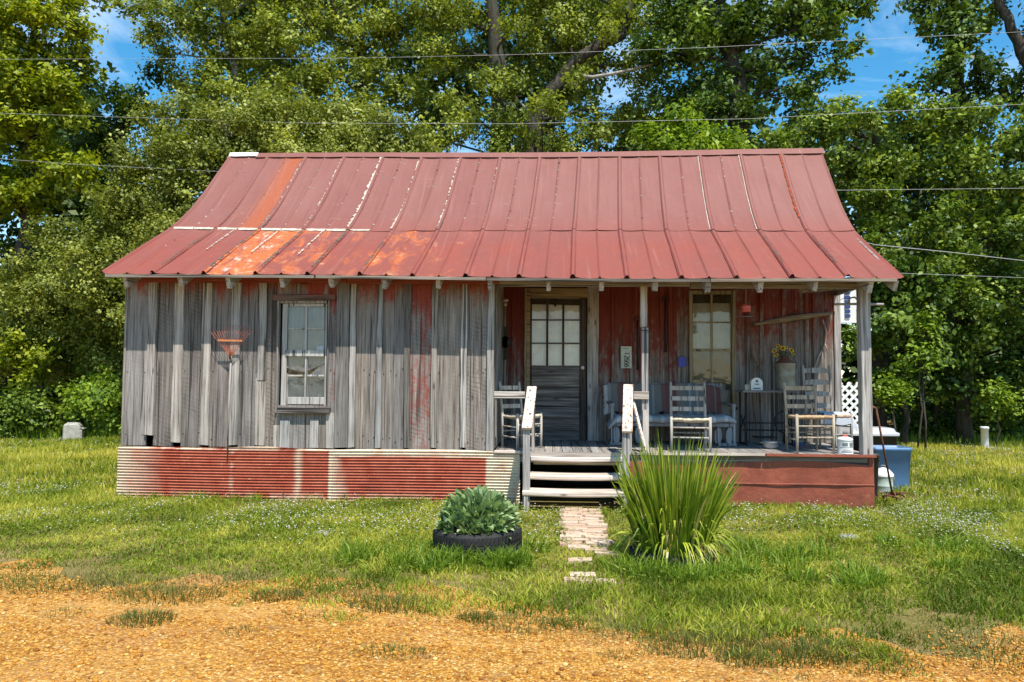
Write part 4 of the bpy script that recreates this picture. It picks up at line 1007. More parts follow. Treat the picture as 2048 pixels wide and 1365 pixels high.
for sx in (-1, 1):
    mb = MB(); mb.bar((sx*bw/2, -.30, SHB + .24), (sx*bw/2, .34, SHB + .26), .06, .03); mb.bar((sx*bw/2, -.28, SHB), (sx*bw/2, -.28, SHB + .24), .04, .04); mb.build('arm_rest', W_BENCH, bench, col=bc, bevel=.004)
    for k in range(3):            # paddle shaped slats of the base
        x0 = sx * (bw/2 - .06 - .15 * k); mb = MB(); pr = [(-.03, 0.04), (-.05, .12), (-.045, .2), (-.02, SHB - .06), (.02, SHB - .06), (.045, .2), (.05, .12), (.03, 0.04)]
        mb.prism([(x0 + px + sx * .05 * (pz - .1), pz) for px, pz in pr], -.31 + .02, -.29 + .02); mb.build('base_paddle', W_BENCH, bench, col=wcol(0, .55))
    mb = MB(); mb.bar((sx*(bw/2 - .21), -.28, .025), (sx*(bw/2 + .03), -.28, .025), .06, .04); mb.bar((sx*(bw/2 - .02), -.28, .025), (sx*(bw/2 - .02), .28, .025), .06, .04); mb.build('base_runner', W_BENCH, bench, col=bc, bevel=.003)
    mb = MB(); mb.bar((sx*(bw/2), -.29, 0.03), (sx*(bw/2), -.29, SHB), .03, .05); mb.build('leg', W_BENCH, bench, col=wcol(0, .6))
# seat cushion on the bench
mb = MB(); n = 40; prof_ = [(-.33, .02), (-.36, .045), (-.355, .085), (-.32, .105), (-.1, .115), (.12, .11), (.2, .09)]; vs = []
for i in range(n + 1):
    x = lerp(-bw/2 - .05, bw/2 + .02, i / n); e = min(1, min(i, n - i) / 2)
    for y, z in prof_: vs.append((x, y + .008 * math.sin(x * 9), z * (0.5 + .5 * e) - .012 + .008 * math.sin(x * 11) - (.10 * max(0, (-bw/2 + .06 - x) / .11))))
k = len(prof_)
mb.add(vs, [(i*k+j, (i+1)*k+j, (i+1)*k+j+1, i*k+j+1) for i in range(n) for j in range(k - 1)])
tag(mb.build('bench_cushion', CUSHION, None, True, (bxm, 1.15, FLOOR + SHB)), 'pale grey striped cushion laid along the bench seat', 'cushion')
# striped throw over the back, fringed left, bunched right
mb = MB(); n = 60; m = 12; vs = []
for i in range(n + 1):
    t = i / n; x = lerp(-bw/2 - .02, bw/2 + .05, t)
    ztop = .525 + .012 * math.sin(13 * t) - .10 * max(0, (t - .80) / .20) ** 1.6
    zbot = .085 + .03 * math.sin(17 * t) + .02 * math.sin(31 * t)
    for j in range(m + 1):
        c = j / m; z = lerp(zbot, ztop, c); yb = .24 + .12 * (z / .5) - .045
        fold = .010 * math.sin(x * 22 + 3 * c) + .02 * max(0, (t - .78) / .22) * math.sin(60 * t)
        vs.append((x + .05 * max(0, t - .7) * math.sin(8 * c), yb + fold, z))
    vs.append((x, .43, ztop - .03)); vs.append((x, .45, ztop - .18))
k = m + 3
mb.add(vs, [(i*k+j, (i+1)*k+j, (i+1)*k+j+1, i*k+j+1) for i in range(n) for j in range(k - 1)])
throw = tag(mb.build('striped_throw', BLANKET, None, True, (bxm, 1.13, FLOOR + SHB)), 'red, grey and blue striped throw draped over the bench back', 'blanket')
mb = MB()
for k in range(40):
    z = lerp(.10, .51, k / 40); y = .24 + .12 * (z / .5) - .05; mb.bar((-bw/2 - .015, y, z), (-bw/2 - .06 - random.uniform(0, .02), y - .005, z - .02), .007, .004)
stuff(mb.build('fringe', CURTAIN, throw))

# treadle table with can, flowers, bird house
ta = P(1486, 782, 0.98); tb = P(1593, 782, 0.98); th = ta.z - FLOOR; tw = tb.x - ta.x
table = empty('treadle_table', 'narrow wooden table top on dark iron treadle legs', 'table', ((ta.x + tb.x)/2, 1.18, FLOOR))
mb = MB(); mb.box(-tw/2, tw/2, -.20, .22, th - .022, th + .006); mb.build('table_top', W_HORIZ, table, col=wcol(0, .35), bevel=.004)
for sx in (-1, 1):
    x = sx * (tw/2 - .05)
    mb = MB(); mb.tube([(x, -.17, 0), (x, -.13, .25), (x, -.15, th - .02)], .013, 8); mb.tube([(x, .19, 0), (x, .15, .25), (x, .17, th - .02)], .013, 8); mb.tube([(x, -.13, .22), (x, .15, .42)], .008, 6); mb.tube([(x, .15, .22), (x, -.13, .42)], .008, 6); mb.tube([(x, -.18, .02), (x, .2, .02)], .014, 6); mb.build('iron_leg', IRON, table, True)
mb = MB(); mb.tube([(-tw/2 + .05, .02, .20), (tw/2 - .05, .02, .20)], .010, 6); mb.tube([(-tw/2 + .05, .0, .30), (tw/2 - .05, .0, .30)], .008, 6); mb.build('cross_bar', IRON, table, True)
mb = MB(); R_ = .15; cc_ = (tw/2 - .12, -.10, .32); mb.tube([(cc_[0] + R_*math.cos(a), cc_[1] + .02*math.sin(a), cc_[2] + R_*math.sin(a)) for a in [2*math.pi*i/24 for i in range(25)]], .009, 6)
for a in range(4): mb.tube([cc_, (cc_[0] + R_*math.cos(a*1.57), cc_[1], cc_[2] + R_*math.sin(a*1.57))], .005, 5)
mb.build('wheel', IRON, table, True)
mb = MB(); mb.box(-.16, .12, -.14, .10, .10, .115); mb.build('treadle_plate', IRON, table)
TOP = FLOOR + th + .007
c = P(1571, 778, 1.14); s = 1 / PXM(c)
can = empty('milk_can', 'dull galvanised milk can with rusty shoulder on the treadle table', 'milk can', (c.x, 1.14, TOP))
r = 19.5 * s; h = 54 * s
mb = MB(); mb.lathe([(0, .001), (r*.97, .001), (r, .012), (r, .03), (r*.985, .036), (r*.985, h*.5), (r, h*.52), (r*.985, h*.54), (r*.985, h - .02), (r*1.01, h - .01), (r, h)], 28); mb.build('body', STEEL, can, True)
mb = MB(); mb.lathe([(r, h), (r*.92, h + .012), (r*.5, h + .055), (r*.40, h + .07), (r*.42, h + .10), (r*.34, h + .10), (r*.34, h + .05)], 28); mb.build('shoulder', RUSTY, can, True)
for sx in (-1, 1):
    mb = MB(); mb.tube([(sx*r*.8, 0, h + .01), (sx*r*1.12, 0, h + .02), (sx*r*1.12, 0, h - .06), (sx*r*.98, 0, h - .08)], .006, 6); mb.build('handle', RUSTY, can, True)
fl = empty('flower_bunch', 'bunch of yellow sunflowers standing in the milk can', 'flowers', (c.x, 1.14, TOP + h + .04))
for k, (dx, dy, dz, rr) in enumerate(((-.155, -.03, .13, .048), (-.09, .02, .20, .040), (-.045, -.05, .165, .052), (.075, -.04, .14, .050), (.115, .03, .10, .040), (-.12, .0, .07, .040), (.03, .05, .18, .035))):
    mb = MB(); mb.tube([(0, 0, -.03), (dx*.4, dy*.4, dz*.6), (dx, dy, dz)], .004, 5); stem = mb.build('stem', L_MID, fl)
    rr *= .8
    mb = MB(); nrm = Vector((dx*2, dy - .35, .25)).normalized(); e1 = nrm.orthogonal().normalized(); e2 = nrm.cross(e1); ce = Vector((dx, dy, dz))
    for p_ in range(13):
        a = 6.283 * p_ / 13; d1 = e1*math.cos(a) + e2*math.sin(a); d2 = -e1*math.sin(a) + e2*math.cos(a)
        mb.add([ce + d1*rr*.3, ce + d1*rr*.75 + d2*rr*.2 + nrm*.006, ce + d1*rr*1.1, ce + d1*rr*.75 - d2*rr*.2 + nrm*.006], [(0,1,2,3)])
    mb.build('petals', PETAL, fl)
    mb = MB(); mb.ball(ce + nrm*.004, rr*.38, 8, 5); mb.build('flower_centre', BROWNP, fl, True)
V = []
for k in range(60):
    a = RNG.uniform(0, 6.28); d1 = np.array([math.cos(a), math.sin(a)*.5, RNG.uniform(-.1, .7)]); ce = np.array([RNG.normal(0, .07), RNG.normal(0, .03), RNG.uniform(.0, .14)]); L_ = .05; w_ = np.cross(d1, [0, 0, 1]); w_ = w_ / (np.linalg.norm(w_) + 1e-6) * .018
    V.append([ce, ce + d1*L_*.5 + w_, ce + d1*L_, ce + d1*L_*.5 - w_])
np_mesh('flower_leaves', np.array(V), 4, L_MID, fl, RNG.uniform(0, 1, 240))
c = P(1512, 778, 1.10); s = 1 / PXM(c)
bh_ = empty('bird_house', 'small white arched bird house with round hole on the table', 'bird house', (c.x, 1.10, TOP))
mb = MB(); w_ = 11.5*s; hh = 25*s; arc = [(-w_, .0), (w_, 0)] + [(w_*math.cos(a), hh - w_ + w_*math.sin(a)) for a in [math.pi*i/10 for i in range(11)]]
mb.prism(arc, -.045, .045); mb.build('house_body', WHITE, bh_)
mb = MB(); mb.tube([(0, -.047, hh*.72), (0, -.049, hh*.72)], .016, 14); mb.build('entry_hole', BLACKP, bh_)
mb = MB(); mb.box(-.05, .05, -.049, -.046, .015, .034); mb.build('name_band', GREYINK, bh_)
mb = MB(); mb.box(-.03, .03, -.049, -.046, .075, .09); mb.build('name_band', GREYINK, bh_)
mb = MB(); mb.box(-w_ - .09, -w_ - .01, -.03, .03, 0, .075); mb.build('side_box', W_CHAIR2, bh_, col=wcol(0, .5))
# vessels on the floor
c = P(1541, 893, 0.62); pan = empty('enamel_pan', 'grey enamel pan with side handles on the porch floor', 'pan', (c.x, 0.62, FLOOR + .002))
mb = MB(); mb.lathe([(.002, .002), (.07, .002), (.095, .03), (.10, .085), (.108, .088), (.104, .092), (.094, .085), (.088, .03), (.06, .012), (.002, .012)], 24); mb.build('bowl', ENAMEL, pan, True)
for sx in (-1, 1): mb = MB(); mb.tube([(sx*.098, -.03, .075), (sx*.135, -.02, .08), (sx*.135, .02, .08), (sx*.098, .03, .075)], .005, 6); mb.build('handle', ENAMEL, pan, True)
c = P(1597, 893, 0.70); sc_ = empty('small_paint_can', 'small blue and white tin can under the tan chair', 'can', (c.x, 0.70, FLOOR + .002))
mb = MB(); mb.lathe([(.002, 0), (.055, 0), (.055, .11), (.05, .115), (.045, .108), (.002, .108)], 18); mb.build('body', STEEL, sc_, True)
mb = MB(); mb.lathe([(.0562, .025), (.0562, .085)], 18); mb.build('paper_label', BLUEINK, sc_, True)
c = P(1691, 906, 0.05); s = 1 / PXM(c)
jc = empty('white_tin_can', 'white printed tin can with red cap on the porch edge', 'can', (c.x, 0.06, FLOOR + .003))
r = 15*s; h = 29*s
mb = MB(); mb.lathe([(.002, 0), (r, 0), (r, .006), (r*.985, .010), (r*.985, h - .01), (r, h - .006), (r, h), (r*.85, h + .012), (r*.3, h + .03), (.002, h + .03)], 24); mb.build('body', WHITE, jc, True)
mb = MB(); mb.lathe([(.002, h + .05), (.03, h + .05), (.032, h + .045), (.032, h + .024), (.002, h + .024)], 14); mb.build('cap', REDP, jc, True)
mb = MB(); mb.tube([(.0, 0, h + .03), (.05, 0, h + .075), (.085, 0, h + .02), (.09, 0, h - .02)], .004, 6); mb.build('handle', STEEL, jc, True)
for z0, z1, a0, a1, mt in ((.020, .034, -2.4, -.9, GREYINK), (h*.42, h*.46, -2.6, -.6, GREYINK), (h*.50, h*.78, -1.35, -.75, GREYINK), (h*.54, h*.76, -2.3, -1.6, GREYINK), (h*.86, h*.89, -2.4, -.7, GREYINK), (h*.26, h*.30, -2.2, -1.2, GREYINK)):
    mb = MB(); n = 8; vs = []
    for i in range(n + 1): a = lerp(a0, a1, i/n); vs += [(r*1.003*math.cos(a), r*1.003*math.sin(a), z0), (r*1.003*math.cos(a), r*1.003*math.sin(a), z1)]
    mb.add(vs, [(2*i, 2*i+2, 2*i+3, 2*i+1) for i in range(n)]); mb.build('printed_band', mt, jc)

# things hung on the porch wall
YH = YW - .035
a = P(1505, 650, YH); d_ = P(1664, 627, YH)
yk = empty('singletree', 'old wooden singletree bar hung at a slant on the porch wall', 'yoke', ((a.x+d_.x)/2, YH - .02, (a.z+d_.z)/2))
mid = (a + d_) / 2; n = 12; pts = [lerp(a, d_, i/n) - mid + Vector((0, 0, .010*math.sin(math.pi*i/n))) for i in range(n+1)]
mb = MB(); mb.tube(pts, [.016 + .030*math.sin(math.pi*min(1, i/n*1.0))**.8 for i in range(n+1)], 10); mb.build('wooden_bar', W_BROWN, yk, True, col=wcol(0, .55))
mb = MB(); mb.tube([(.0 + .05*math.cos(t), -.02, .06*math.sin(t) + .02) for t in [6.283*i/16 for i in range(17)]], .009, 6); mb.build('iron_ring', IRON, yk, True)
for e in (0, n): mb = MB(); mb.tube([pts[e] + Vector((0, -.03, 0)) + Vector((0, .04*math.cos(t), .04*math.sin(t))) for t in [6.283*i/12 for i in range(13)]], .006, 6); mb.build('end_ferrule', RUSTY, yk, True)
mb = MB(); mb.tube([P(1645, 640, YH), P(1652, 662, YH), P(1650, 688, YH), P(1638, 712, YH), P(1629, 738, YH - .06)], [.012, .014, .013, .012, .008], 7); mb.tube([P(1650, 688, YH), P(1655, 700, YH - .03)], [.010, .004], 6)
tag(mb.build('driftwood_stick', W_BLEACH, None, True, col=wcol(0, .45)), 'pale crooked driftwood stick on the wall behind the tall chair', 'stick')
mb = MB(); mb.tube([P(1502, 694, YH), P(1506, 712, YH), P(1515, 728, YH), P(1521, 742, YH)], [.008, .014, .015, .010], 7); mb.tube([P(1506, 712, YH), P(1502, 722, YH - .03)], [.009, .004], 6)
tag(mb.build('driftwood_stick', W_BROWN, None, True, col=wcol(0, .5)), 'dark crooked stick on the wall above the bird house', 'stick')
fd = P(1493, 573, -0.02); fe = P(1493, 622, -0.02)
feed = empty('hummingbird_feeder', 'red hummingbird feeder hanging on a cord from the porch eave', 'bird feeder', (fe.x, -0.0, fe.z))
mb = MB(); mb.tube([(0, 0, .07), (0, 0, fd.z - fe.z + .06)], .002, 5); mb.build('cord', WIRE, feed)
mb = MB(); mb.lathe([(.002, .085), (.02, .083), (.045, .075), (.058, .055), (.058, .03), (.05, .022), (.055, .018), (.058, .0), (.045, -.018), (.002, -.02)], 18); mb.build('bottle', REDP, feed, True)
mb = MB(); mb.lathe([(.002, -.02), (.035, -.022), (.035, -.06), (.06, -.068), (.06, -.08), (.002, -.082)], 18); mb.build('tray', m_simple('dark_red_plastic', (.10,.015,.012), .4), feed, True)
mb = MB(); mb.tube([(.068*math.cos(t), .068*math.sin(t), -.072) for t in [6.283*i/20 for i in range(21)]], .005, 6); mb.build('perch_ring', STEEL, feed, True)

def seven(mb, ch, x, z, w, h, t, y):
    """stencil digits from bars: set in x (right) and z (up)"""
    S = {'1': [((.5,0),(.5,1)), ((.25,.8),(.5,1))], '2': [((0,1),(.9,1)), ((.95,.95),(.95,.55)), ((.9,.55),(.05,.05)), ((0,0),(1,0))], '6': [((.85,1),(.1,.8)), ((.05,.8),(.05,.05)), ((.05,0),(.95,0)), ((.95,0),(.95,.5)), ((.95,.52),(.05,.52))]}[ch]
    for (xa, za), (xb, zb) in S: mb.bar((x + xa*w, y, z + za*h), (x + xb*w, y, z + zb*h), .002, t, (0, 0, 1) if abs(xa-xb) > abs(za-zb) else (1, 0, 0))
c = P(1252.5, 715, YH); s = 1 / PXM(c)
pl = empty('number_plate', 'worn pale number plate 12666 hung sideways on the porch wall', 'number plate', (c.x, YH, c.z))
mb = MB(); mb.box(-11*s, 11*s, -.003, .003, -22*s, 22*s); mb.build('plate', PLATE, pl, bevel=.004)
for k, ch in enumerate('12666'):         # digits read from top to bottom, turned a quarter turn clockwise
    mb = MB(); seven(mb, ch, 0, 0, 4.6*s, 9.5*s, .011, 0)
    o = mb.build('digit', INK, pl); o.location = (-3.2*s, -.005, 9.5*s - k*6.1*s); o.rotation_euler = (0, math.radians(90), 0)
mb = MB(); mb.bar((-5*s, -.005, 17*s), (5*s, -.005, 17*s), .002, .006); mb.build('top_mark', INK, pl)
c = P(1364.5, 724, YH)
sg = empty('blue_sign', 'small plain blue sign on the board left of the porch window', 'sign', (c.x, YH, c.z))
mb = MB(); mb.prism([(-.055, -.072), (.055, -.068), (.057, .068), (-.053, .072)], -.004, .004); mb.build('sign_plate', BLUESIGN, sg)
mb = MB(); mb.tube([(-.04, -.006, .06), (0, -.006, .10), (.04, -.006, .06)], .002, 5); mb.build('hanging_wire', IRON, sg)
# long tools hung in the left corner of the porch
c = P(1006, 604, 1.35)
tl = empty('long_handled_tool', 'long wooden tool handle with pale knob hanging in the porch corner', 'tool', (c.x + .03, 1.35, c.z))
mb = MB(); mb.tube([(0, 0, .0), (.005, 0, -.8), (.0, 0, -1.55)], .016, 8); mb.build('handle', W_CHAIR, tl, True, col=wcol(0, .4))
mb = MB(); mb.ball((0, 0, .02), .05, 10, 6, .55); mb.ball((0, 0, -.04), .03, 8, 5); mb.build('knob', RUSH, tl, True)
c = P(1011, 685, 1.30)
hk = empty('iron_pulley', 'dark iron pulley block hanging low in the porch corner', 'pulley', (c.x, 1.28, c.z))
mb = MB(); mb.tube([(0, -.02, 0), (0, .02, 0)], .085, 16); mb.build('wheel', IRON, hk, True)
mb = MB(); mb.bar((0, 0, .22), (0, 0, -.25), .04, .06, (1, 0, 0)); mb.build('strap', IRON, hk)
for u, va, vb_, lab in ((1275, 640, 740, 'rusty iron rod hung on the wall left of the middle porch post'), (1331, 600, 705, 'dark iron rod hung on the wall right of the middle porch post')):
    a = P(u, va, YH - .01); c = P(u, vb_, YH - .01)
    t = empty('iron_rod', lab, 'tool', a)
    mb = MB(); mb.tube([(0, 0, 0), (.004, 0, c.z - a.z)], [.012, .018], 7); mb.build('shaft', IRON, t, True)
    mb = MB(); mb.tube([(-.05, 0, -.02), (-.035, -.01, .035), (0, -.015, .05), (.035, -.01, .035), (.05, 0, -.02)], .009, 6); mb.build('hook', IRON, t, True)
c = P(1281, 662, -.05); t = empty('wire_tie', 'dark twisted wire tied round the middle porch post', 'wire', c)
mb = MB(); mb.tube([(-.02, .0, .0), (.03, -.005, .004), (.095, -.004, .008), (.06, -.012, -.015), (.10, -.01, -.02)], .005, 5); mb.tube([(-.02, 0, 0), (-.06, -.01, -.02), (-.03, -.012, -.05)], .005, 5); mb.build('twist', IRON, t)
# bracket and hook by the right post
a = P(1668, 609, .16); c = P(1767, 609, .16)
br = empty('hanging_pole', 'grey pole with curved iron hook fixed behind the right porch post', 'bracket', a)
mb = MB(); mb.tube([(0, 0, 0), ((c.x-a.x)*.5, 0, .004), (c.x - a.x, 0, .0)], .015, 8); mb.build('pole', W_HORIZ, br, True, col=wcol(0, .5))
mb = MB(); k0 = P(1697, 606, .14) - a; mb.tube([k0, k0 + Vector((.02, 0, .06)), k0 + Vector((.075, 0, .07)), k0 + Vector((.12, 0, .03)), k0 + Vector((.125, 0, -.05)), k0 + Vector((.10, 0, -.10)), k0 + Vector((.13, 0, -.14))], .011, 7); mb.build('hook', STEEL, br, True)
a = P(1681, 646, 3.3); c = P(1722, 572, 3.3)
bn = empty('white_banner', 'white hanging panel with a dark blue patterned strip at the porch end', 'banner', ((a.x+c.x)/2, 3.3, a.z))
bn_x = 4.20 - (a.x + c.x)/2
w_ = (c.x - a.x) / 2; h = c.z - a.z
mb = MB(); n = 10; vs = []
for i in range(n + 1): x = lerp(-w_, w_, i/n); y = .012*math.sin(5*i/n); vs += [(x, y, 0), (x, y, h), (x, y + .004, h), (x, y + .004, 0)]
mb.add(vs, [(i*4+k, (i+1)*4+k, (i+1)*4+(k+1) % 4, i*4+(k+1) % 4) for i in range(n) for k in range(4)]); mb.build('cloth', WHITE, bn)
mb = MB(); mb.tube([(-w_, .002, .0), (w_, .002, 0)], .010, 6); mb.build('bottom_rod', GREYLID, bn)
mb = MB(); mb.tube([(bn_x, .002, h), (w_, .002, h)], .012, 6); mb.build('top_rod', W_HORIZ, bn)
x0, x1 = -w_ + 9/PXM(a), -w_ + 19/PXM(a)
for k in range(6):
    mb = MB(); z = h*.14 + k*h*.125
    mb.box(x0, x1, -.014, -.004, z, z + h*.085); mb.build('printed_square', BLUEINK, bn)
# leaf rake on the front wall
hb = P(455, 913, -.10); ht = P(462, 722, -.10)
rk = empty('leaf_rake', 'faded red metal leaf rake hung head up on the board wall', 'rake', (hb.x, -.10, hb.z))
ht_ = ht - hb
mb = MB(); mb.tube([(0, 0, 0), (.002, -.004, ht_.z*.5), ht_], [.010, .012, .012], 8); mb.build('handle', W_POST, rk, True, col=wcol(0, .42))
mb = MB(); mb.tube([ht_ - Vector((0, 0, .02)), ht_ + Vector((0, 0, .06))], [.017, .013], 8); mb.build('ferrule', STEEL, rk, True)
ctr = ht_ + Vector((0, -.005, .04)); NT_ = 16
for k in range(NT_):
    a = lerp(-.62, .62, k/(NT_-1)); e1 = ctr + Vector((math.sin(a)*.33, -.03, math.cos(a)*.30)); e2 = ctr + Vector((math.sin(a)*.46, -.015, math.cos(a)*.41)); e3 = e2 + Vector((math.sin(a)*.04, .055, .01))
    mb = MB(); mb.tube([ctr, e1, e2, e3], .0026, 5); mb.build('tine', RAKERED, rk)
mb = MB(); mb.bar(ctr + Vector((-.155, -.035, .215)), ctr + Vector((.155, -.035, .21)), .012, .022); mb.build('brace_bar', ORANGE, rk)
mb = MB(); mb.tube([ctr + Vector((0, -.02, -.02)), ctr + Vector((0, -.03, .10))], .012, 6); mb.build('spring', RUSTY, rk, True)

# ------------------------------------------------------------------ yard things
def tyre(name, label, c, R, h):
    t = empty(name, label, 'tire', (c.x, c.y, 0))
    prof_ = [(R*.60, .02), (R*.70, h*.0+.005), (R*.90, 0), (R*.985, h*.12), (R, h*.25), (R, h*.75), (R*.985, h*.88), (R*.93, h*.99), (R*.82, h*1.03), (R*.72, h*.98), (R*.64, h*.86), (R*.60, h*.80), (R*.63, h*.7), (R*.85, h*.6)]
    mb = MB(); mb.lathe(prof_, 56); mb.build('casing', RUBBER, t, True)
    mb = MB()
    for k in range(64):
        a = 6.283*k/64
        for z0, z1, sk in ((h*.16, h*.40, .02), (h*.44, h*.58, -.012), (h*.62, h*.90, .02)):
            pts = [(R*1.004, a - .032, z0), (R*1.004, a + .032, z0), (R*1.004, a + .032 + sk, z1), (R*1.004, a - .032 + sk, z1)]
            q = [(r_*math.cos(t_), r_*math.sin(t_), z) for r_, t_, z in pts]; q2 = [((R+.012)*math.cos(t_), (R+.012)*math.sin(t_), z) for r_, t_, z in pts]
            mb.add(q + q2, [(4,5,6,7),(0,1,5,4),(1,2,6,5),(2,3,7,6),(3,0,4,7)])
    stuff(mb.build('tread_blocks', RUBBER, t))
    mb = MB(); mb.lathe([(.002, h*.72), (R*.64, h*.68)], 24); mb.build('soil_fill', DARK, t)
    return t
TC1 = PG(948, 1122) + Vector((0, .34, 0)); TR1 = .385
tyre('tire_planter', 'black tire planter lying in the grass left of the brick path', TC1, TR1, .215).rotation_euler = (0, math.radians(-1.5), 0)
TC2 = PG(1361, 1142) + Vector((0, .33, 0)); TR2 = .36
tyre('tire_planter', 'half buried tire planter around the tall iris clump', TC2, TR2, .10)

# sage green plant in the left tire
pl1 = empty('leafy_plant', 'sage green broad-leaved plant growing in the black tire', 'plant', (TC1.x, TC1.y, .12))
def leafpatch(C, D, Nn, L_, W_, curl):
    """broad leaves of 6 quads: C base, D direction, Nn normal"""
    D = D / np.linalg.norm(D, axis=1, keepdims=True); S_ = np.cross(D, Nn); S_ /= np.linalg.norm(S_, axis=1, keepdims=True) + 1e-9; N2 = np.cross(S_, D)
    t = np.array([0, .3, .65, 1.0]); w = np.array([.12, .9, .85, .05]); rows = []
    for k in range(4):
        mid = C + D*(L_*t[k])[:, None] - N2*(curl*L_*t[k]**2)[:, None]
        rows.append((mid - S_*(W_*w[k]/2)[:, None] + N2*(W_*.22*w[k])[:, None], mid, mid + S_*(W_*w[k]/2)[:, None] + N2*(W_*.22*w[k])[:, None]))
    q = []
    for k in range(3):
        for h in (0, 1): q.append(np.stack([rows[k][h], rows[k][h+1], rows[k+1][h+1], rows[k+1][h]], 1))
    return np.stack(q, 1).reshape(-1, 4, 3)
n = 900
th_ = RNG.uniform(0, 6.28, n); el = np.arcsin(RNG.uniform(-.05, 1, n)); rad = RNG.uniform(.55, 1, n)**.6
C = np.stack([np.cos(th_)*np.cos(el)*.34*rad, np.sin(th_)*np.cos(el)*.32*rad, np.sin(el)*.33*rad + .06], 1)
D = np.stack([np.cos(th_)*np.cos(el), np.sin(th_)*np.cos(el), np.sin(el)*.7 + .75], 1) + RNG.normal(0, .35, (n, 3))
Nn = np.stack([-np.cos(th_)*.5, -np.sin(th_)*.5, np.ones(n)], 1) + RNG.normal(0, .5, (n, 3))
q = leafpatch(C, D, Nn, RNG.uniform(.06, .11, n), RNG.uniform(.038, .065, n), RNG.uniform(-.1, .5, n))
lv = np.repeat(RNG.uniform(0, 1, n), 24)
np_mesh('foliage', q, 4, L_SAGE, pl1, lv)
mb = MB()
for k in range(40):
    i = int(RNG.integers(n)); mb.tube([(C[i][0]*.2, C[i][1]*.2, 0), tuple(C[i]*.6), tuple(C[i])], [.006, .004, .003], 5)
mb.build('stems', L_SAGE, pl1)

# iris clump
iris = empty('iris_clump', 'tall clump of sword-shaped iris leaves beside the brick path', 'plant', (TC2.x, TC2.y, .08))
def blades(base, tip, W_, droop, seg=5):
    """sword leaves as strips: base, tip (N,3)"""
    N_ = len(base); D = tip - base; side = np.stack([-D[:,1], D[:,0], np.zeros(N_)], 1) + RNG.normal(0, .25, (N_, 3)); side /= np.linalg.norm(side, axis=1, keepdims=True)
    rnd = RNG.normal(0, 1, (N_, 3)); rnd[:,2] = 0; side = side*.6 + rnd*.8; side /= np.linalg.norm(side, axis=1, keepdims=True)
    rows = []
    for k in range(seg + 1):
        t = k/seg; w = W_*(1.0 if t < .55 else max(.04, 1 - ((t - .55)/.45)**1.5))
        c = base + D*t; hor = D.copy(); hor[:,2] = 0
        c = c + hor*((t*t - t)*.45)[..., None] if False else c + hor*((t*t - t)*.45)
        c[:,2] -= droop*t**3
        rows.append((c - side*(w/2)[:,None], c + side*(w/2)[:,None]))
    return np.stack([np.stack([rows[k][0], rows[k][1], rows[k+1][1], rows[k+1][0]], 1) for k in range(seg)], 1).reshape(-1, 4, 3), seg
n = 900; a = RNG.uniform(0, 6.28, n); r0 = np.sqrt(RNG.uniform(0, 1, n))*.30; r1 = r0*1.62 + np.abs(RNG.normal(0, .09, n))
hgt = RNG.uniform(.62, 1.09, n)*(1.04 - .42*(r0/.30)**2*RNG.uniform(.4, 1, n))
B = np.stack([np.cos(a)*r0, np.sin(a)*r0, np.zeros(n)], 1); T = np.stack([np.cos(a)*r1, np.sin(a)*r1, hgt], 1)
T[0] = [-.13, -.05, 1.18]; B[0] = [-.1, -.1, 0]
V, sg_ = blades(B, T, RNG.uniform(.011, .027, n), np.where(RNG.random(n) < .35, RNG.uniform(.12, .45, n), RNG.uniform(0, .08, n)))
lvb = RNG.uniform(0, .8, n)[:,None]*np.ones((1, sg_)) + np.linspace(0, .25, sg_)[None,:]
np_mesh('sword_leaves', V, 4, L_IRIS, iris, np.repeat(lvb.reshape(-1), 4))
n = 130; a = RNG.uniform(0, 6.28, n); r0 = RNG.uniform(.2, .33, n); r1 = r0 + RNG.uniform(.05, .36, n)
B = np.stack([np.cos(a)*r0, np.sin(a)*r0, RNG.uniform(0, .12, n)], 1); T = np.stack([np.cos(a)*r1, np.sin(a)*r1, RNG.uniform(.12, .42, n)], 1)
V, sg_ = blades(B, T, RNG.uniform(.012, .024, n), RNG.uniform(.15, .45, n), 6); V[..., 2] = np.maximum(V[..., 2], -.07)
np_mesh('drooping_leaves', V, 4, L_IRIS, iris, np.repeat(RNG.uniform(.5, 1, n), 24))
n = 60; a = RNG.uniform(0, 6.28, n); r0 = RNG.uniform(.05, .30, n); r1 = r0*1.6 + RNG.uniform(.0, .12, n)
B = np.stack([np.cos(a)*r0, np.sin(a)*r0, np.zeros(n)], 1); T = np.stack([np.cos(a)*r1, np.sin(a)*r1, RNG.uniform(.45, .92, n)], 1)
V, sg_ = blades(B, T, RNG.uniform(.010, .020, n), RNG.uniform(.05, .4, n), 5)
np_mesh('browned_leaves', V, 4, L_DEADLEAF, iris, np.repeat(RNG.uniform(.2, 1, n), 20))
n = 90; a = RNG.uniform(0, 6.28, n); r0 = RNG.uniform(.22, .36, n); r1 = r0 + RNG.uniform(.0, .2, n)
B = np.stack([np.cos(a)*r0, np.sin(a)*r0, RNG.uniform(.0, .12, n)], 1); T = np.stack([np.cos(a)*r1, np.sin(a)*r1, RNG.uniform(.02, .28, n)], 1)
V, sg_ = blades(B, T, RNG.uniform(.01, .022, n), RNG.uniform(.1, .3, n), 5); V[..., 2] = np.maximum(V[..., 2], -.07)
np_mesh('withered_leaves', V, 4, L_DEADLEAF, iris, np.repeat(RNG.uniform(0, 1, n), 20))

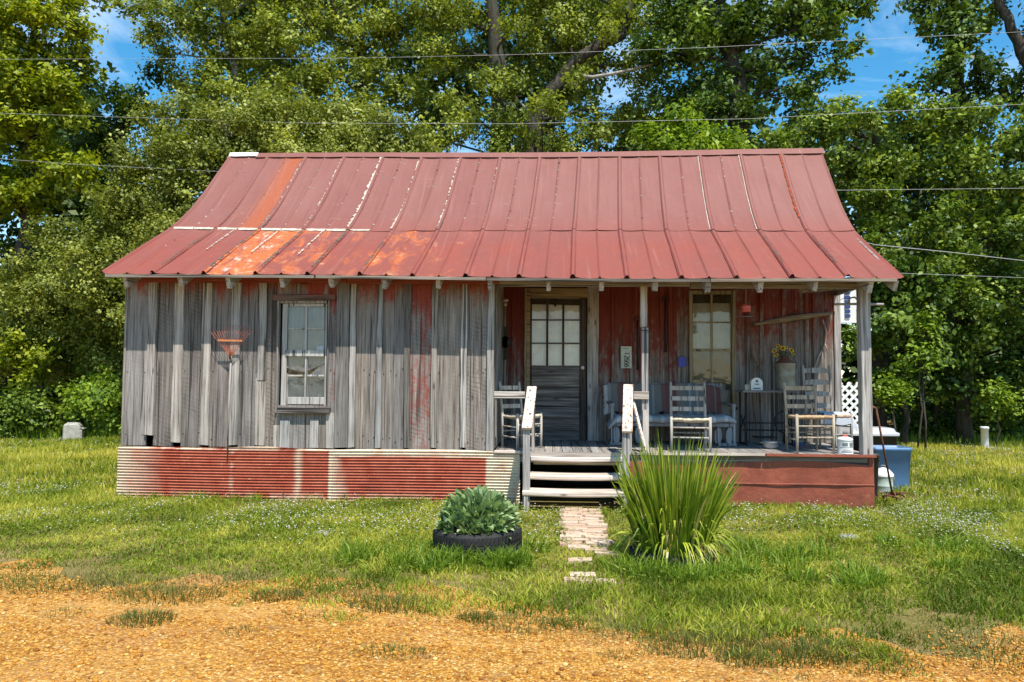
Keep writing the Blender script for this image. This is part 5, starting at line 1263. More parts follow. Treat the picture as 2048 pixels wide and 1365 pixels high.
# brick path
path = bpy.data.objects.new('brick_path', None); COL.objects.link(path); structure(path)
pa = PG(1160, 1024); pb = PG(1190, 1168); path.location = (pa.x, pa.y, 0)
me_b = None; L_ = (pb - pa); rows = int(L_.length / .118); d_ = L_.normalized(); sd = Vector((-d_.y, d_.x, 0)).normalized()
for k in range(rows + 1):
    y = k*.118; t = k/rows
    for j in range(2):
        off = (-.105 + .21*j) + (.03 if k % 2 else -.03) + random.uniform(-.015, .015)
        if (t > .62 and random.random() < .55) or (t > .8 and random.random() < .3): continue
        if me_b is None:
            mb = MB(); mb.box(-.1, .1, -.05, .05, -.03, .03); ob = mb.build('brick', BRICK, path, bevel=0); me_b = ob.data
        else:
            ob = bpy.data.objects.new('brick', me_b); COL.objects.link(ob); ob.parent = path
        p_ = d_*y - sd*off
        ob.location = (p_.x + random.uniform(-.01, .01), p_.y + random.uniform(-.006, .006), .012 - .018*max(0, t - .55)/.45 + random.uniform(-.008, .006)); ob.rotation_euler = (random.uniform(-.05, .05), random.uniform(-.04, .04), math.atan2(d_.y, d_.x) + math.pi/2 + random.uniform(-.05, .05))
# two flat stones in the lawn
for u, v, lab in ((646, 1069, 'flat pale stone lying in the clover left of the tire planter'), (1697, 1076, 'flat pale stone lying in the lawn right of the iris clump')):
    c = PG(u, v); mb = MB(); m = 12
    mb.lathe([(.002, .045), (.07, .043), (.10, .03), (.11, 0)], m); o = mb.build('flat_stone', SLAB, None, True, (c.x, c.y, -.012)); o.scale = (1.0, .7, 1); tag(o, lab, 'stone')

# bins, can and rusty cultivator at the porch end
def bin_(name, label, c, w, d, h, mat, taper=.86, lid=None, rz=0.0, cat='bin'):
    t = empty(name, label, cat, c, rz); mb = MB()
    def ring(w, d, z, r=.05, n=4):
        out = []
        for sx, sy, a0 in ((1,1,0),(-1,1,1),(-1,-1,2),(1,-1,3)):
            for k in range(n + 1):
                a = (a0 + k/n)*math.pi/2; out.append((sx*(w/2 - r) + r*math.cos(a), sy*(d/2 - r) + r*math.sin(a), z))
        return out
    rings = [ring(w*taper, d*taper, 0.0), ring(w*taper*1.01, d*taper*1.01, .02), ring(w*.985, d*.985, h - .05), ring(w*1.03, d*1.03, h - .045), ring(w*1.04, d*1.04, h), ring(w*.97, d*.97, h), ring(w*.955, d*.955, h - .06), ring(w*taper*.97, d*taper*.97, .03)]
    m = len(rings[0]); vs = [p for r in rings for p in r]
    fs = [(i*m+k, i*m+(k+1) % m, (i+1)*m+(k+1) % m, (i+1)*m+k) for i in range(len(rings)-1) for k in range(m)] + [tuple(range(m-1, -1, -1)), tuple(7*m + k for k in range(m))]
    mb.add(vs, fs); mb.build('body', mat, t, True)
    if lid:
        rings = [ring(w*1.06, d*1.06, h - .03), ring(w*1.07, d*1.07, h + .012), ring(w*.95, d*.93, h + .03), ring(w*.90, d*.86, h + .075), ring(w*.80, d*.72, h + .085)]
        mb = MB(); mb.add([p for r in rings for p in r], [(i*m+k, i*m+(k+1) % m, (i+1)*m+(k+1) % m, (i+1)*m+k) for i in range(4) for k in range(m)] + [tuple(4*m+k for k in range(m))]); mb.build('lid', lid, t, True)
    for sx in (-1, 1):
        mb = MB(); mb.tube([(sx*w*.51, -.08, h - .08), (sx*w*.55, -.06, h - .09), (sx*w*.55, .06, h - .09), (sx*w*.51, .08, h - .08)], .012, 6); mb.build('handle', mat, t, True)
    return t
c = P(1775, 960, 1.62); bin_('storage_bin', 'blue plastic storage bin beside the porch end', (c.x, 1.62, 0), .53, .40, .60, BLUEP, .86)
c = P(1745, 880, 2.35); bin_('storage_bin', 'black plastic storage bin with pale grey lid behind the blue bin', (c.x - .06, 2.35, 0), .70, .45, .74, BLACKP, .9, GREYLID)
c = P(1737, 940, .55); bin_('bucket', 'black plastic bucket squeezed against the porch skirt', (c.x + .03, .66, 0), .24, .24, .60, BLACKP, .8, None, 0, 'bucket')
c = P(1767, 985, 1.05); mc = empty('lidded_can', 'pale green metal can with white lid beside the blue bin', 'can', (c.x, 1.05, 0)); s = 1/PXM(c)
r = 18*s; h = 40*s
mb = MB(); mb.lathe([(.002, 0), (r*.98, 0), (r, .012), (r*.97, .02), (r*.97, h*.45), (r, h*.47), (r*.97, h*.49), (r*.97, h - .03), (r*1.02, h - .02), (r*1.02, h)], 24); mb.build('body', MINT, mc, True)
mb = MB(); mb.lathe([(r*1.06, h - .015), (r*1.08, h + .012), (r*.95, h + .03), (r*.6, h + .075), (r*.2, h + .095), (.002, h + .097)], 24); mb.build('lid', WHITE, mc, True)
mb = MB(); mb.tube([(-.03, 0, h + .09), (-.025, 0, h + .125), (.025, 0, h + .125), (.03, 0, h + .09)], .007, 6); mb.build('lid_handle', STEEL, mc, True)
mb = MB(); mb.tube([(r*1.0, 0, h*.8), (r*1.2, 0, h*.86), (r*1.2, 0, h*.7), (r, 0, h*.66)], .008, 6); mb.build('side_handle', STEEL, mc, True)
a = P(1786, 1000, .50); a.z = .05; c = P(1752, 817, -.02)
cu = empty('rusty_cultivator', 'rusty long-handled tiller tool leaning on the right porch post', 'tool', a)
top = c - a
mb = MB(); mb.tube([(0, 0, .0), top*.5, top], [.014, .013, .013], 8); mb.tube([top, top + Vector((-.03, -.005, .012)), top + Vector((-.085, -.01, .014))], .014, 8); mb.build('handle', RUSTY, cu, True)
for k in range(5):
    x = (k - 2)*.06; mb = MB(); mb.tube([(x*.2, 0, .02), (x*.8, -.02, .07), (x*1.5, -.05, .065), (x*1.9, -.09, .01), (x*2.0, -.11, -.045)], [.009, .009, .009, .008, .005], 6); mb.build('tine', RUSTY, cu, True)
mb = MB(); mb.tube([(.13*math.cos(t), .09*math.sin(t) - .02, .02 + .02*math.sin(2*t)) for t in [6.283*i/20 for i in range(21)]], .010, 6); mb.build('hoop', RUSTY, cu, True)

# lattice panel past the porch end
a = P(1672, 870, 2.75); c = P(1742, 766, 2.75); lw = .70; zt = c.z
lt_ = empty('lattice_panel', 'white diagonal garden lattice panel behind the porch end', 'lattice', (a.x - .2, 2.75, 0))
for sgn, y in ((1, 0.0), (-1, .011)):
    k = -1.6
    while k < lw:
        # strips at 45 degrees clipped to the panel
        pts = []
        for t in (0.0, 2.2):
            pts.append((k + t if sgn > 0 else lw - k - t, t))
        (xa, za), (xb, zb) = pts
        def clip(xa, za, xb, zb):
            t0, t1 = 0., 1.; dx, dz = xb - xa, zb - za
            for p_, q_ in ((-dx, xa), (dx, lw - xa), (-dz, za - .02), (dz, zt - za)):
                if p_ < 0: t0 = max(t0, q_/p_)
                elif p_ > 0: t1 = min(t1, q_/p_)
            return (t0, t1) if t1 - t0 > .03 else None
        r_ = clip(xa, za, xb, zb)
        if r_:
            t0, t1 = r_; mb = MB(); mb.bar((xa + (xb-xa)*t0, y, za + (zb-za)*t0), (xa + (xb-xa)*t1, y, za + (zb-za)*t1), .009, .040, (0, 0, 1) if False else (-1*sgn, 0, 1)); mb.build('lath', WHITE, lt_)
        k += .135
for x in (0, lw): mb = MB(); mb.box(x - .02, x + .02, -.015, .03, 0, zt + .01); mb.build('frame_post', WHITE, lt_)

# far yard: white block, standpipe
c = PG(147, 882); c.z = 0; s = 1/PXM(c)
bl = empty('white_block', 'chipped whitish concrete block standing in the tall grass on the left', 'block', (c.x, c.y, 0), .35)
mb = MB(); w_, h = 17*s, 37*s; mb.add([(-w_,-w_*.8,0),(w_,-w_*.8,0),(w_,w_*.8,0),(-w_,w_*.8,0),(-w_*.95,-w_*.8,h*.9),(w_*.5,-w_*.75,h*.97),(w_*.6,w_*.8,h),(-w_*.95,w_*.8,h),(w_,-w_*.8,h*.55),(w_,w_*.8,h*.6)], [(0,3,2,1),(0,1,8,5,4),(1,2,9,8),(8,9,6,5),(2,3,7,6,9),(3,0,4,7),(4,5,6,7)]); mb.build('block_body', CONC, bl, bevel=.03)
mb = MB(); mb.box(w_*.2, w_*1.25, -w_*.7, w_*.6, h*.62, h*.72); mb.build('top_slab', CONC, bl, bevel=.02)
c = PG(1970, 899); c.z = 0; s = 1/PXM(c)
pp_ = empty('standpipe', 'white plastic standpipe rising from a grey slab at the wood edge', 'pipe', (c.x, c.y, 0))
mb = MB(); mb.lathe([(7*s, 0), (7*s, 40*s), (8*s, 40*s), (8*s, 45*s), (6*s, 45.5*s), (.002, 45.5*s)], 20); mb.build('pipe', PVC, pp_, True)
mb = MB(); mb.box(-5*s, 42*s, -.3, .4, 0, 4.5*s); mb.build('slab', SLAB, pp_, bevel=.02)

# overhead lines
def line(label, pts, r, sag=0.0, mat=WIRE):
    a, c = P(*pts[0]), P(*pts[-1]); mb = MB()
    q = [P(*p_) for p_ in pts]; out = []
    for i in range(len(q) - 1):
        for k in range(8): t = k/8; out.append(lerp(q[i], q[i+1], t))
    out.append(q[-1]); mb.tube(out, r, 5)
    tag(mb.build('overhead_line', mat, None, True), label, 'power line', 'overhead lines')
line('uppermost thin overhead line crossing the treetops above the roof', [(-500,122,7), (230,118,7), (700,117,7), (1024,110,7), (1400,96,7), (2048,64,7), (2600,28,7)], .0036)
line('second overhead line passing just above the roof ridge', [(-500,214,7), (0,227,7), (620,247,7), (1024,248,7), (1500,238,7), (2048,209,7), (2600,172,7)], .0038)
line('overhead line level with the middle of the roof, lowest above the shrubs', [(-500,300,6.6), (0,318,6.6), (150,329,6.6), (800,362,6.6), (1675,381,6.6), (2048,377,6.6), (2600,366,6.6)], .0042)
line('thick service cable running from the right roof edge', [(1700,478,1.9), (1750,490,2.4), (1900,505,3.2), (2048,522,4.0), (2600,575,6.5)], .007)
line('lowest thin cable right of the eave', [(1690,540,3.0), (1805,547,3.6), (2048,556,4.4), (2600,578,6.5)], .0038)

# ------------------------------------------------------------------ trees and shrubs
def leaf_quads(C, out, size, up=.55, fold=.25, tw=None):
    """one folded leaf per centre: C (N,3), out (N,3) outward direction"""
    N_ = len(C)
    if tw is None: n = out*.45 + np.array([0, 0, up]) + RNG.normal(0, .55, (N_, 3))
    else: n = out*.5 + np.array([0, 0, up]) + RNG.normal(0, .5, (tw.max() + 1, 3))[tw] + RNG.normal(0, .3, (N_, 3))
    n /= np.linalg.norm(n, axis=1, keepdims=True)
    d = RNG.normal(0, 1, (N_, 3)) + out*.8 + np.array([0, 0, -.25]); d -= n*(d*n).sum(1, keepdims=True); d /= np.linalg.norm(d, axis=1, keepdims=True)
    s = np.cross(n, d); L_ = size[:,None]; W_ = L_*.33
    return np.stack([C - d*L_*.5, C - d*L_*.05 + s*W_ + n*W_*fold, C + d*L_*.5 - n*L_*.06, C - d*L_*.05 - s*W_ + n*W_*fold], 1)
def crown_points(c, r, n, per=9, spread=.16, shell=.45, squash=.85):
    """twig clusters through a lumpy ball; leaves round each twig"""
    m = max(3, n // per); nb = max(5, int(9*r*r) + 5)*(3 if shell >= .6 else 1)
    bv = RNG.normal(0, 1, (nb, 3)); bv /= np.linalg.norm(bv, axis=1, keepdims=True); br = r*RNG.uniform(.24, .44, nb)*(.75 if shell >= .6 else 1)
    bc = np.array(c) + bv*(r*RNG.uniform(.35, .88, nb))[:,None]*np.array([1, 1, squash])
    pick = RNG.choice(nb, m, p=br**2/(br**2).sum()); w = RNG.normal(0, 1, (m, 3)); w /= np.linalg.norm(w, axis=1, keepdims=True)
    T = bc[pick] + w*(br[pick]*RNG.random(m)**.4)[:,None]*np.array([1.15, 1.15, .62])
    v = w*.9 + bv[pick]*.35; v /= np.linalg.norm(v, axis=1, keepdims=True)
    tw = v + RNG.normal(0, .4, (m, 3)); k = np.repeat(np.arange(m), per)
    pos = T[k] + tw[k]*(RNG.uniform(-.5, .9, m*per)*spread)[:,None] + RNG.normal(0, spread*.42, (m*per, 3))
    return pos, v[k]
def tree(name, label, base, trunk, blobs, mat, size=.12, dens=1500, bark=BARK, cat='tree', group=None, per=13, spread=.22, limbs=True, r0=.16, up=.55, shell=.45, twigs=0, minz=.05, trunk_name='trunk'):
    """trunk: photo points with depth [(u,v,Y,r)]; blobs: (u,v,Y,r_px[,density])"""
    t = empty(name, label, cat, base, 0, group); o = Vector(base)
    mb = MB(); tp = [P(u, v, Y) for u, v, Y, r in trunk]; tr = [r for *_, r in trunk]
    tp = [Vector((base[0], base[1], -.05))] + tp; tr = [max(tr)*1.25] + tr
    # smooth and roughen the trunk path
    pp = []; rr = []
    for i in range(len(tp) - 1):
        for k in range(4):
            q = k/4; p_ = lerp(tp[i], tp[i+1], q) + Vector((random.gauss(0, .03), random.gauss(0, .03), 0)); pp.append(p_ - o); rr.append(lerp(tr[i], tr[i+1], q))
    pp.append(tp[-1] - o); rr.append(tr[-1]); mb.tube(pp, rr, 8)
    pos = []; out = []; bo = []
    for bl in blobs:
        u, v, Y, rp = bl[:4]; k = bl[4] if len(bl) > 4 else 1.0
        c = P(u, v, Y); r = rp/PXM(c); c.y += random.uniform(-.4, .4)*r
        n = int(1.8*dens*k*r*r) + 40
        a, b_ = crown_points(c - o, r, n, per, spread, shell); a = a[a[:,2] > minz]; b_ = b_[:len(a)]
        pos.append(a); out.append(b_); bo.append(np.full(len(a), random.gauss(0, .10)))
        if limbs:
            cand = [(i, p_) for i, p_ in enumerate(pp) if p_.z < (c - o).z - .15*r and i > 2] or [(len(pp)//2, pp[len(pp)//2])]
            i, s = min(cand, key=lambda q: (q[1] - (c - o)).length + .4*abs((c - o).z - q[1].z - r))
            e = c - o; md = lerp(s, e, .5) + Vector((random.gauss(0, .12), random.gauss(0, .12), .12*r + random.gauss(0, .1)))
            q1 = lerp(s, md, .5) + Vector((random.gauss(0, .06), 0, random.gauss(0, .06))); rb = min(rr[i]*.6, .03 + .035*r)
            mb.tube([s, q1, md, lerp(md, e, .6) + Vector((random.gauss(0, .08), 0, random.gauss(0, .08))), e], [rb, rb*.8, rb*.6, rb*.4, rb*.18], 6)
            for _ in range(twigs + 2):
                f = random.uniform(.3, .9); s2 = lerp(md, e, f); d2 = Vector((random.gauss(0, 1), random.gauss(0, 1), random.gauss(.3, .8))).normalized()*r*random.uniform(.5, 1.0)
                mb.tube([s2, s2 + d2*.5 + Vector((0, 0, random.gauss(0, .08))), s2 + d2], [rb*.3, rb*.2, rb*.08], 5)
    pos = np.concatenate(pos); out = np.concatenate(out)
    bo = np.concatenate(bo); tw = np.arange(len(pos))//per; m = tw.max() + 1
    q = leaf_quads(pos, out, RNG.uniform(.5, 1.15, len(pos))*size, up, tw=tw)
    lv = np.clip(.5 + bo + RNG.normal(0, .20, m)[tw] + RNG.normal(0, .12, len(pos)), 0, 1)
    mb.build(trunk_name, bark, t, True)
    np_mesh('crown', q, 4, mat, t, np.repeat(lv, 4))
    return t
def at(u, Y): q = P(u, 880, Y); return (q.x, q.y, 0)
GT = 'trees behind the cabin'; GS = 'dense shrubs behind the cabin'

tree('broadleaf_tree', 'tall yellow-green tree at the left edge, brightest foliage', at(62, 10.5), [(48,500,10.5,.22),(72,330,10.5,.20),(58,170,10.5,.15),(72,30,10.5,.10),(70,-60,10.5,.06)],
     [(40,55,9.8,75),(115,35,9.8,70),(25,180,9.6,80),(110,165,9.5,70),(55,275,9.6,70),(140,235,9.9,45),(15,390,9.9,70),(125,330,9.6,60),(-90,200,10,110),(-70,380,10,90),(100,-60,10,90),(-20,-60,10,90),(155,95,9.7,38),(70,400,9.8,50),(-110,40,10.5,100),(150,60,9.9,36),(30,120,9.4,50),(160,350,9.5,36)],
     L_YEL, .17, 1050, cat='tree', group=GT, up=.75, spread=.22, r0=.2)
tree('small_tree', 'dark twisted small tree left of the shrubs below the blue sky gap', at(215, 13), [(225,380,13,.10),(235,280,13,.08),(255,200,13,.04)],
     [(250,205,13,42),(200,255,13,46),(300,150,13,26),(230,300,13,50),(175,300,13,40),(290,230,13,38)], L_DARK, .17, 900, group=GT, spread=.26)
tree('broadleaf_tree', 'olive-green tree with pale bare twigs above the shrubs', at(520, 12.5), [(520,400,12.5,.20),(500,250,12.5,.17),(470,120,12.5,.13),(440,10,12.5,.08),(430,-60,12.5,.05)],
     [(345,35,12,60),(420,60,12,75),(405,150,12,60),(500,90,12,80),(520,185,12,70),(330,100,12.4,40),(460,-40,12,80),(270,12,12.2,34),(345,165,12.3,34),(430,215,12,60),(560,-40,12.5,80),(375,-50,12.4,70)],
     L_OLIVE, .135, 1150, BARK_PALE, group=GT, twigs=5)
tree('broadleaf_tree', 'olive-green spreading tree left of the bare oak', at(730, 13), [(728,330,13,.2),(722,200,13,.17),(735,130,13,.13),(690,60,13,.09),(650,-40,13,.06)],
     [(600,50,12.4,80),(640,150,12.4,75),(700,40,12.6,80),(745,130,12.6,70),(620,-50,12.6,80),(700,210,12.4,60),(790,50,13,60),(800,190,12.6,60),(610,225,12.6,60),(760,-40,13,80),(560,130,13,60)],
     L_OLIVE, .14, 1050, BARK, group=GT, twigs=4)
tree('oak_tree', 'grey-trunked oak rising behind the left half of the ridge', at(1000, 12), [(1000,330,12,.30),(1000,200,12,.25),(992,110,12,.22),(985,20,12,.19),(980,-70,12,.15)],
     [(880,110,12.3,60),(925,30,12.5,70),(1045,35,12.3,70),(985,150,11.2,36),(1020,185,11.2,42),(900,215,12,52),(1050,255,11.4,52),(960,265,11.6,50),(860,40,13,70),(880,280,11.4,50),(1005,-50,12.6,80),(940,130,13,50),(1060,120,13,50),(1010,60,11.0,30),(985,245,11.0,34),(1000,300,11.0,40)],
     L_OLIVE, .13, 1050, group=GT, twigs=5)
tree('forked_oak', 'dark leaning oak limb with a pale bare branch above the ridge', at(1040, 12.6), [(1068,245,12.6,.24),(1105,180,12.5,.22),(1150,125,12.4,.20),(1205,88,12.4,.17),(1245,72,12.4,.14),(1262,10,12.4,.10),(1270,-60,12.4,.07)],
     [(1120,45,12.6,75),(1185,150,12.8,55),(1200,235,12.2,62),(1125,262,11.6,55),(1250,50,12.8,70),(1190,-20,13,80),(1280,130,12.8,60),(1110,170,13.2,50),(1270,220,12.4,55),(1150,90,13.2,50),(1080,-30,13,80),(1150,160,11.3,24),(1085,215,11.2,30),(1225,55,11.4,30),(1110,230,11.2,26)],
     L_OLIVE, .135, 1000, group=GT, twigs=6)
# pale dead branch of the forked oak
mb = MB(); mb.tube([P(1155,152,11.6), P(1185,155,11.6), P(1225,148,11.6), P(1262,140,11.6), P(1310,128,11.6), P(1350,100,11.6)], [.06,.055,.045,.04,.03,.015], 7); mb.tube([P(1208,150,11.6), P(1216,134,11.5)], [.03,.012], 6)
tag(mb.build('dead_branch', BARK_PALE, None, True), 'pale bare dead branch reaching right from the leaning oak limb', 'branch'); mb = MB()
mb.tube([P(1075,260,11.2), P(1060,225,11.2), P(1035,200,11.2), P(1022,180,11.2)], [.04,.03,.025,.012], 6)
tag(mb.build('dead_branch', BARK_PALE, None, True), 'bleached dead branch hanging among the leaves just above the ridge', 'branch')
tree('ivy_tree', 'big dark trunk wrapped in dark green leaves right of the ridge centre', at(1478, 11.5), [(1476,320,11.5,.30),(1476,220,11.5,.28),(1472,150,11.5,.25),(1445,70,11.5,.18),(1400,0,11.5,.13),(1375,-60,11.5,.10)],
     [(1470,60,11,62),(1400,60,11.2,66),(1520,35,11.2,56),(1450,160,11,42),(1350,25,11.6,66),(1325,115,11.6,66),(1575,25,11,54),(1600,112,11,36),(1640,60,10.8,50),(1685,15,10.8,48),(1545,150,11,34),(1625,160,10.8,26),(1690,100,10.6,30),(1355,190,11.4,58),(1420,225,11,50),(1500,225,11,40),(1400,-50,11.6,80),(1530,-50,11.6,80),(1640,-50,11.2,70),(1665,150,10.6,20),(1725,5,10.8,30),(1590,195,11,30)],
     L_DARK, .17, 1000, group=GT, up=.6, spread=.24, twigs=2)
tree('broadleaf_tree', 'fresh bright green small tree peeking over the right half of the ridge', at(1390, 8), [(1390,420,8,.10),(1385,320,8,.08),(1380,270,8,.04)],
     [(1305,275,7.6,38),(1370,252,7.6,42),(1430,275,7.6,42),(1345,305,7.6,40),(1470,300,7.6,34),(1400,310,7.6,45)], L_BRIGHT, .14, 1700, group=GT, up=.9)
tree('tall_tree', 'tall open tree with dark upright trunk near the right edge', at(1918, 10.8), [(1918,420,10.8,.20),(1918,250,10.8,.19),(1914,120,10.8,.16),(1900,20,10.8,.12),(1895,-60,10.8,.09)],
     [(1862,55,10.5,30),(1930,60,10.4,48),(1900,125,10.4,42),(1962,150,10.4,38),(1862,168,10.4,40),(1930,10,10.6,50),(1990,35,10.6,26),(2012,172,10.4,28),(2055,205,10.4,50),(1880,-30,10.8,60),(1850,5,10.6,26),(1960,200,10.4,40)],
     L_DARK, .17, 1000, group=GT, spread=.24, twigs=2)
tree('leaning_tree', 'slanting dark bare limb crossing the upper right corner', at(2110, 10), [(2095,300,10,.2),(2062,150,10,.14),(2025,60,10,.12),(1985,-30,10,.10)],
     [(2080,60,10,36),(2110,150,10,50),(2040,-40,10,50),(2130,20,10,60)], L_DARK, .16, 900, group=GT)
tree('broadleaf_tree', 'mid-green tree filling the gap right of the ridge end', at(1760, 9.5), [(1760,500,9.5,.14),(1755,350,9.5,.11),(1750,260,9.5,.06)],
     [(1720,255,9,48),(1800,225,9,48),(1740,330,9,60),(1815,315,9,62),(1645,265,9.4,42),(1690,320,9,44),(1730,420,9,56),(1800,420,9,62),(1590,275,9.6,42),(1540,290,9.6,38),(1690,225,9.6,36),(1765,490,8.8,56)], L_MID, .135, 1500, group=GT)
tree('broadleaf_tree', 'dark green tree filling the right edge above the lawn', at(1925, 9), [(1925,640,9,.15),(1930,450,9,.12),(1935,300,9,.07)],
     [(1885,235,8.8,55),(1970,245,8.8,55),(2045,285,8.8,66),(1920,330,8.6,72),(2020,375,8.4,74),(1895,440,8.4,72),(1995,480,8.2,74),(1960,590,8.2,74),(2060,580,8.2,74),(2120,420,8.6,90),(2130,250,9,80),(1880,540,8.4,66)], L_MID, .14, 1500, group=GT)
tree('young_tree', 'dark leafy young tree just right of the porch end', at(1810, 8.6), [(1812,780,8.6,.07),(1806,650,8.6,.06),(1800,540,8.6,.03)],
     [(1785,545,8.2,58),(1850,580,8.0,60),(1790,650,8.0,52),(1850,700,7.8,56),(1740,600,8.4,46),(1715,690,8.4,44),(1745,520,8.6,46),(1800,760,8,50),(1700,600,8.6,40)], L_DARK, .15, 1500, group=GT)
tree('young_tree', 'leafy young tree with pale sprays behind the white standpipe', at(1960, 10.0), [(1962,790,10.0,.08),(1955,690,9.8,.06)],
     [(1940,710,8.6,66),(2030,740,8.6,68),(1975,650,8.4,62),(2060,670,8.6,66),(1880,770,8.9,50),(2110,740,8.8,70),(1930,790,9.2,44),(2010,800,9.2,44)], L_DARK, .15, 1500, group=GT)
for u, Y, r in ((1838, 10.5, .05), (1872, 9.8, .045), (1768, 10.2, .05), (2005, 10.4, .05)):
    side = {1838: 'thin sapling trunk right of the young tree', 1872: 'thin sapling trunk left of the tall right tree', 1768: 'thin sapling trunk seen right of the porch post', 2005: 'thin sapling trunk behind the standpipe'}[u]
    tree('sapling', side, at(u, Y), [(u+6, 700, Y, r), (u-5, 520, Y, r*.8), (u+4, 380, Y, r*.5)], [(u, 420, Y, 40), (u+10, 520, Y, 34), (u-8, 620, Y, 30)], L_MID, .13, 1100, cat='sapling', group='saplings at the wood edge')
for u, v, Y, r, lab in ((1838,700,7.4,24,'sunlit pale leaf spray low beside the porch end'), (1790,770,7.2,26,'bright leafy bush low behind the blue bin'), (1995,790,8.0,20,'pale leafy bush left of the standpipe foliage'), (1848,640,7.4,18,'sunlit leaf spray at mid height right of the porch')):
    tree('bush', lab, at(u, Y), [(u, v+30, Y, .02)], [(u, v, Y, r, 1.6), (u+18, v+22, Y, r*.7, 1.6), (u-14, v+25, Y, r*.6, 1.4)], L_BRIGHT, .12, 1800, cat='bush', group='bushes at the wood edge', up=.9)
for u, r, lab in ((1850, 44, 'low dark undergrowth bush behind the blue bin'), (1925, 40, 'low dark undergrowth bush left of the standpipe'), (2040, 46, 'low dark undergrowth bush right of the standpipe')):
    tree('bush', lab, at(u, 10.4), [(u, 860, 10.4, .03)], [(u-20, 850, 10.2, r), (u+30, 846, 10.3, r), (u, 820, 10.8, r*1.2)], L_DARK, .13, 1500, cat='bush', group='bushes at the wood edge')
# big evergreen shrubs left and behind the roof
tree('evergreen_shrub', 'huge olive evergreen shrub left of the cabin, lowest and leftmost', at(130, 10.0), [(130,780,10.0,.09),(128,620,9.2,.06)],
     [(105,630,8.6,92),(195,565,8.4,92),(55,560,8.6,66),(180,680,9.0,76),(70,690,9.2,66),(225,490,8.2,66),(130,480,8.6,60),(20,650,9.0,70),(230,630,8.8,66),(-60,600,9,80),(-50,700,9.2,76),(225,720,9.4,60),(130,740,9.6,60)], L_SHRUB, .098, 3500, cat='shrub', group=GS, spread=.19, shell=.6)
tree('evergreen_shrub', 'tall rounded olive evergreen shrub above the left eave', at(330, 8.2), [(330,640,8.2,.11),(330,450,8.2,.08)],
     [(300,420,7.6,84),(380,330,7.6,84),(280,330,7.8,58),(330,255,7.8,56),(240,400,7.8,56),(350,480,7.4,90),(440,265,7.8,64),(280,520,7.8,84),(400,420,7.6,80),(380,220,8,46),(340,620,8,110)], L_SHRUB, .098, 3400, cat='shrub', group=GS, spread=.19, shell=.6)
tree('evergreen_shrub', 'broad olive evergreen shrub behind the left part of the ridge', at(560, 8.4), [(560,560,8.4,.11),(560,350,8.4,.08)],
     [(510,265,7.8,76),(600,250,7.8,68),(560,330,7.6,84),(680,250,7.8,66),(640,320,7.6,76),(470,340,7.6,80),(560,450,8,110),(700,310,7.6,60),(545,210,8,46)], L_SHRUB, .098, 3400, cat='shrub', group=GS, spread=.19, shell=.6)
tree('evergreen_shrub', 'smaller olive evergreen shrub behind the ridge beside the oak', at(780, 8.6), [(780,560,8.6,.1),(780,340,8.6,.06)],
     [(760,262,8,56),(815,290,8,50),(740,315,7.8,66),(800,330,7.8,60),(840,310,8,40),(780,430,8.2,90)], L_SHRUB, .098, 3300, cat='shrub', group=GS, spread=.19, shell=.6)
tree('magnolia_blossoms', 'few cream blossoms on the tall shrub above the left eave', at(462, 7.3), [(462,300,7.3,.01)], [(462,262,6.9,12,.3)], FLOWER, .10, 300, cat='blossoms', limbs=False)
for u, v, r, mt, lab in ((230,790,44,L_BRIGHT,'fresh green low bush against the left cabin corner'), (165,775,40,L_BRIGHT,'fresh green low bush behind the white block'), (55,800,46,L_MID,'mid-green low bush near the left edge'), (15,845,34,L_DARK,'dark low bush at the lower left edge'), (45,700,38,L_YEL,'yellow-green leafy bush at the left edge'), (100,835,30,L_MID,'low weedy bush left of the white block')):
    tree('bush', lab, at(u, 8.9), [(u, v+30, 8.8, .03)], [(u, v, 8.2, r), (u+24, v+22, 8.1, r*.8), (u-26, v+20, 8.2, r*.8), (u, min(862, v+50), 8.2, r*.7)], mt, .13, 1900, cat='bush', group='low bushes on the left', up=.8)
# far wood beyond, one mass
pos = []; out = []
for k in range(330):
    x = RNG.uniform(-27, 25); Y = RNG.uniform(17, 26); u = CAM_CX + x/(Y + 9.2)*CAM_F + 70
    vt = np.interp(u, [-300, 150, 200, 340, 420, 900, 1300, 1560, 1680, 1840, 1990, 2400], [-80, 120, 275, 250, -80, -160, -160, 60, 236, 208, 225, 60])
    zt = P(u, vt, Y).z; r = RNG.uniform(1.1, 2.1); z = RNG.uniform(.5, max(1., zt - r*1.0))
    a, b_ = crown_points((x, Y, z), r, 340, 9, .35, .3); pos.append(a[a[:,2] > .1]); out.append(b_[:len(pos[-1])])
for k in range(150):
    x = RNG.uniform(-26, 24); Y = RNG.uniform(12.5, 17); a, b_ = crown_points((x, Y, RNG.uniform(.3, 2.8)), RNG.uniform(.8, 1.3), 330, 9, .3, .3); pos.append(a[a[:,2] > .05]); out.append(b_[:len(pos[-1])])
pos = np.concatenate(pos); out = np.concatenate(out)
stuff(np_mesh('far_wood', leaf_quads(pos, out, RNG.uniform(.24, .46, len(pos)), .5), 4, L_FAR, None, np.repeat(RNG.uniform(0, 1, len(pos)), 4)), 'dense far wood seen through the gaps between the trees', 'woods')

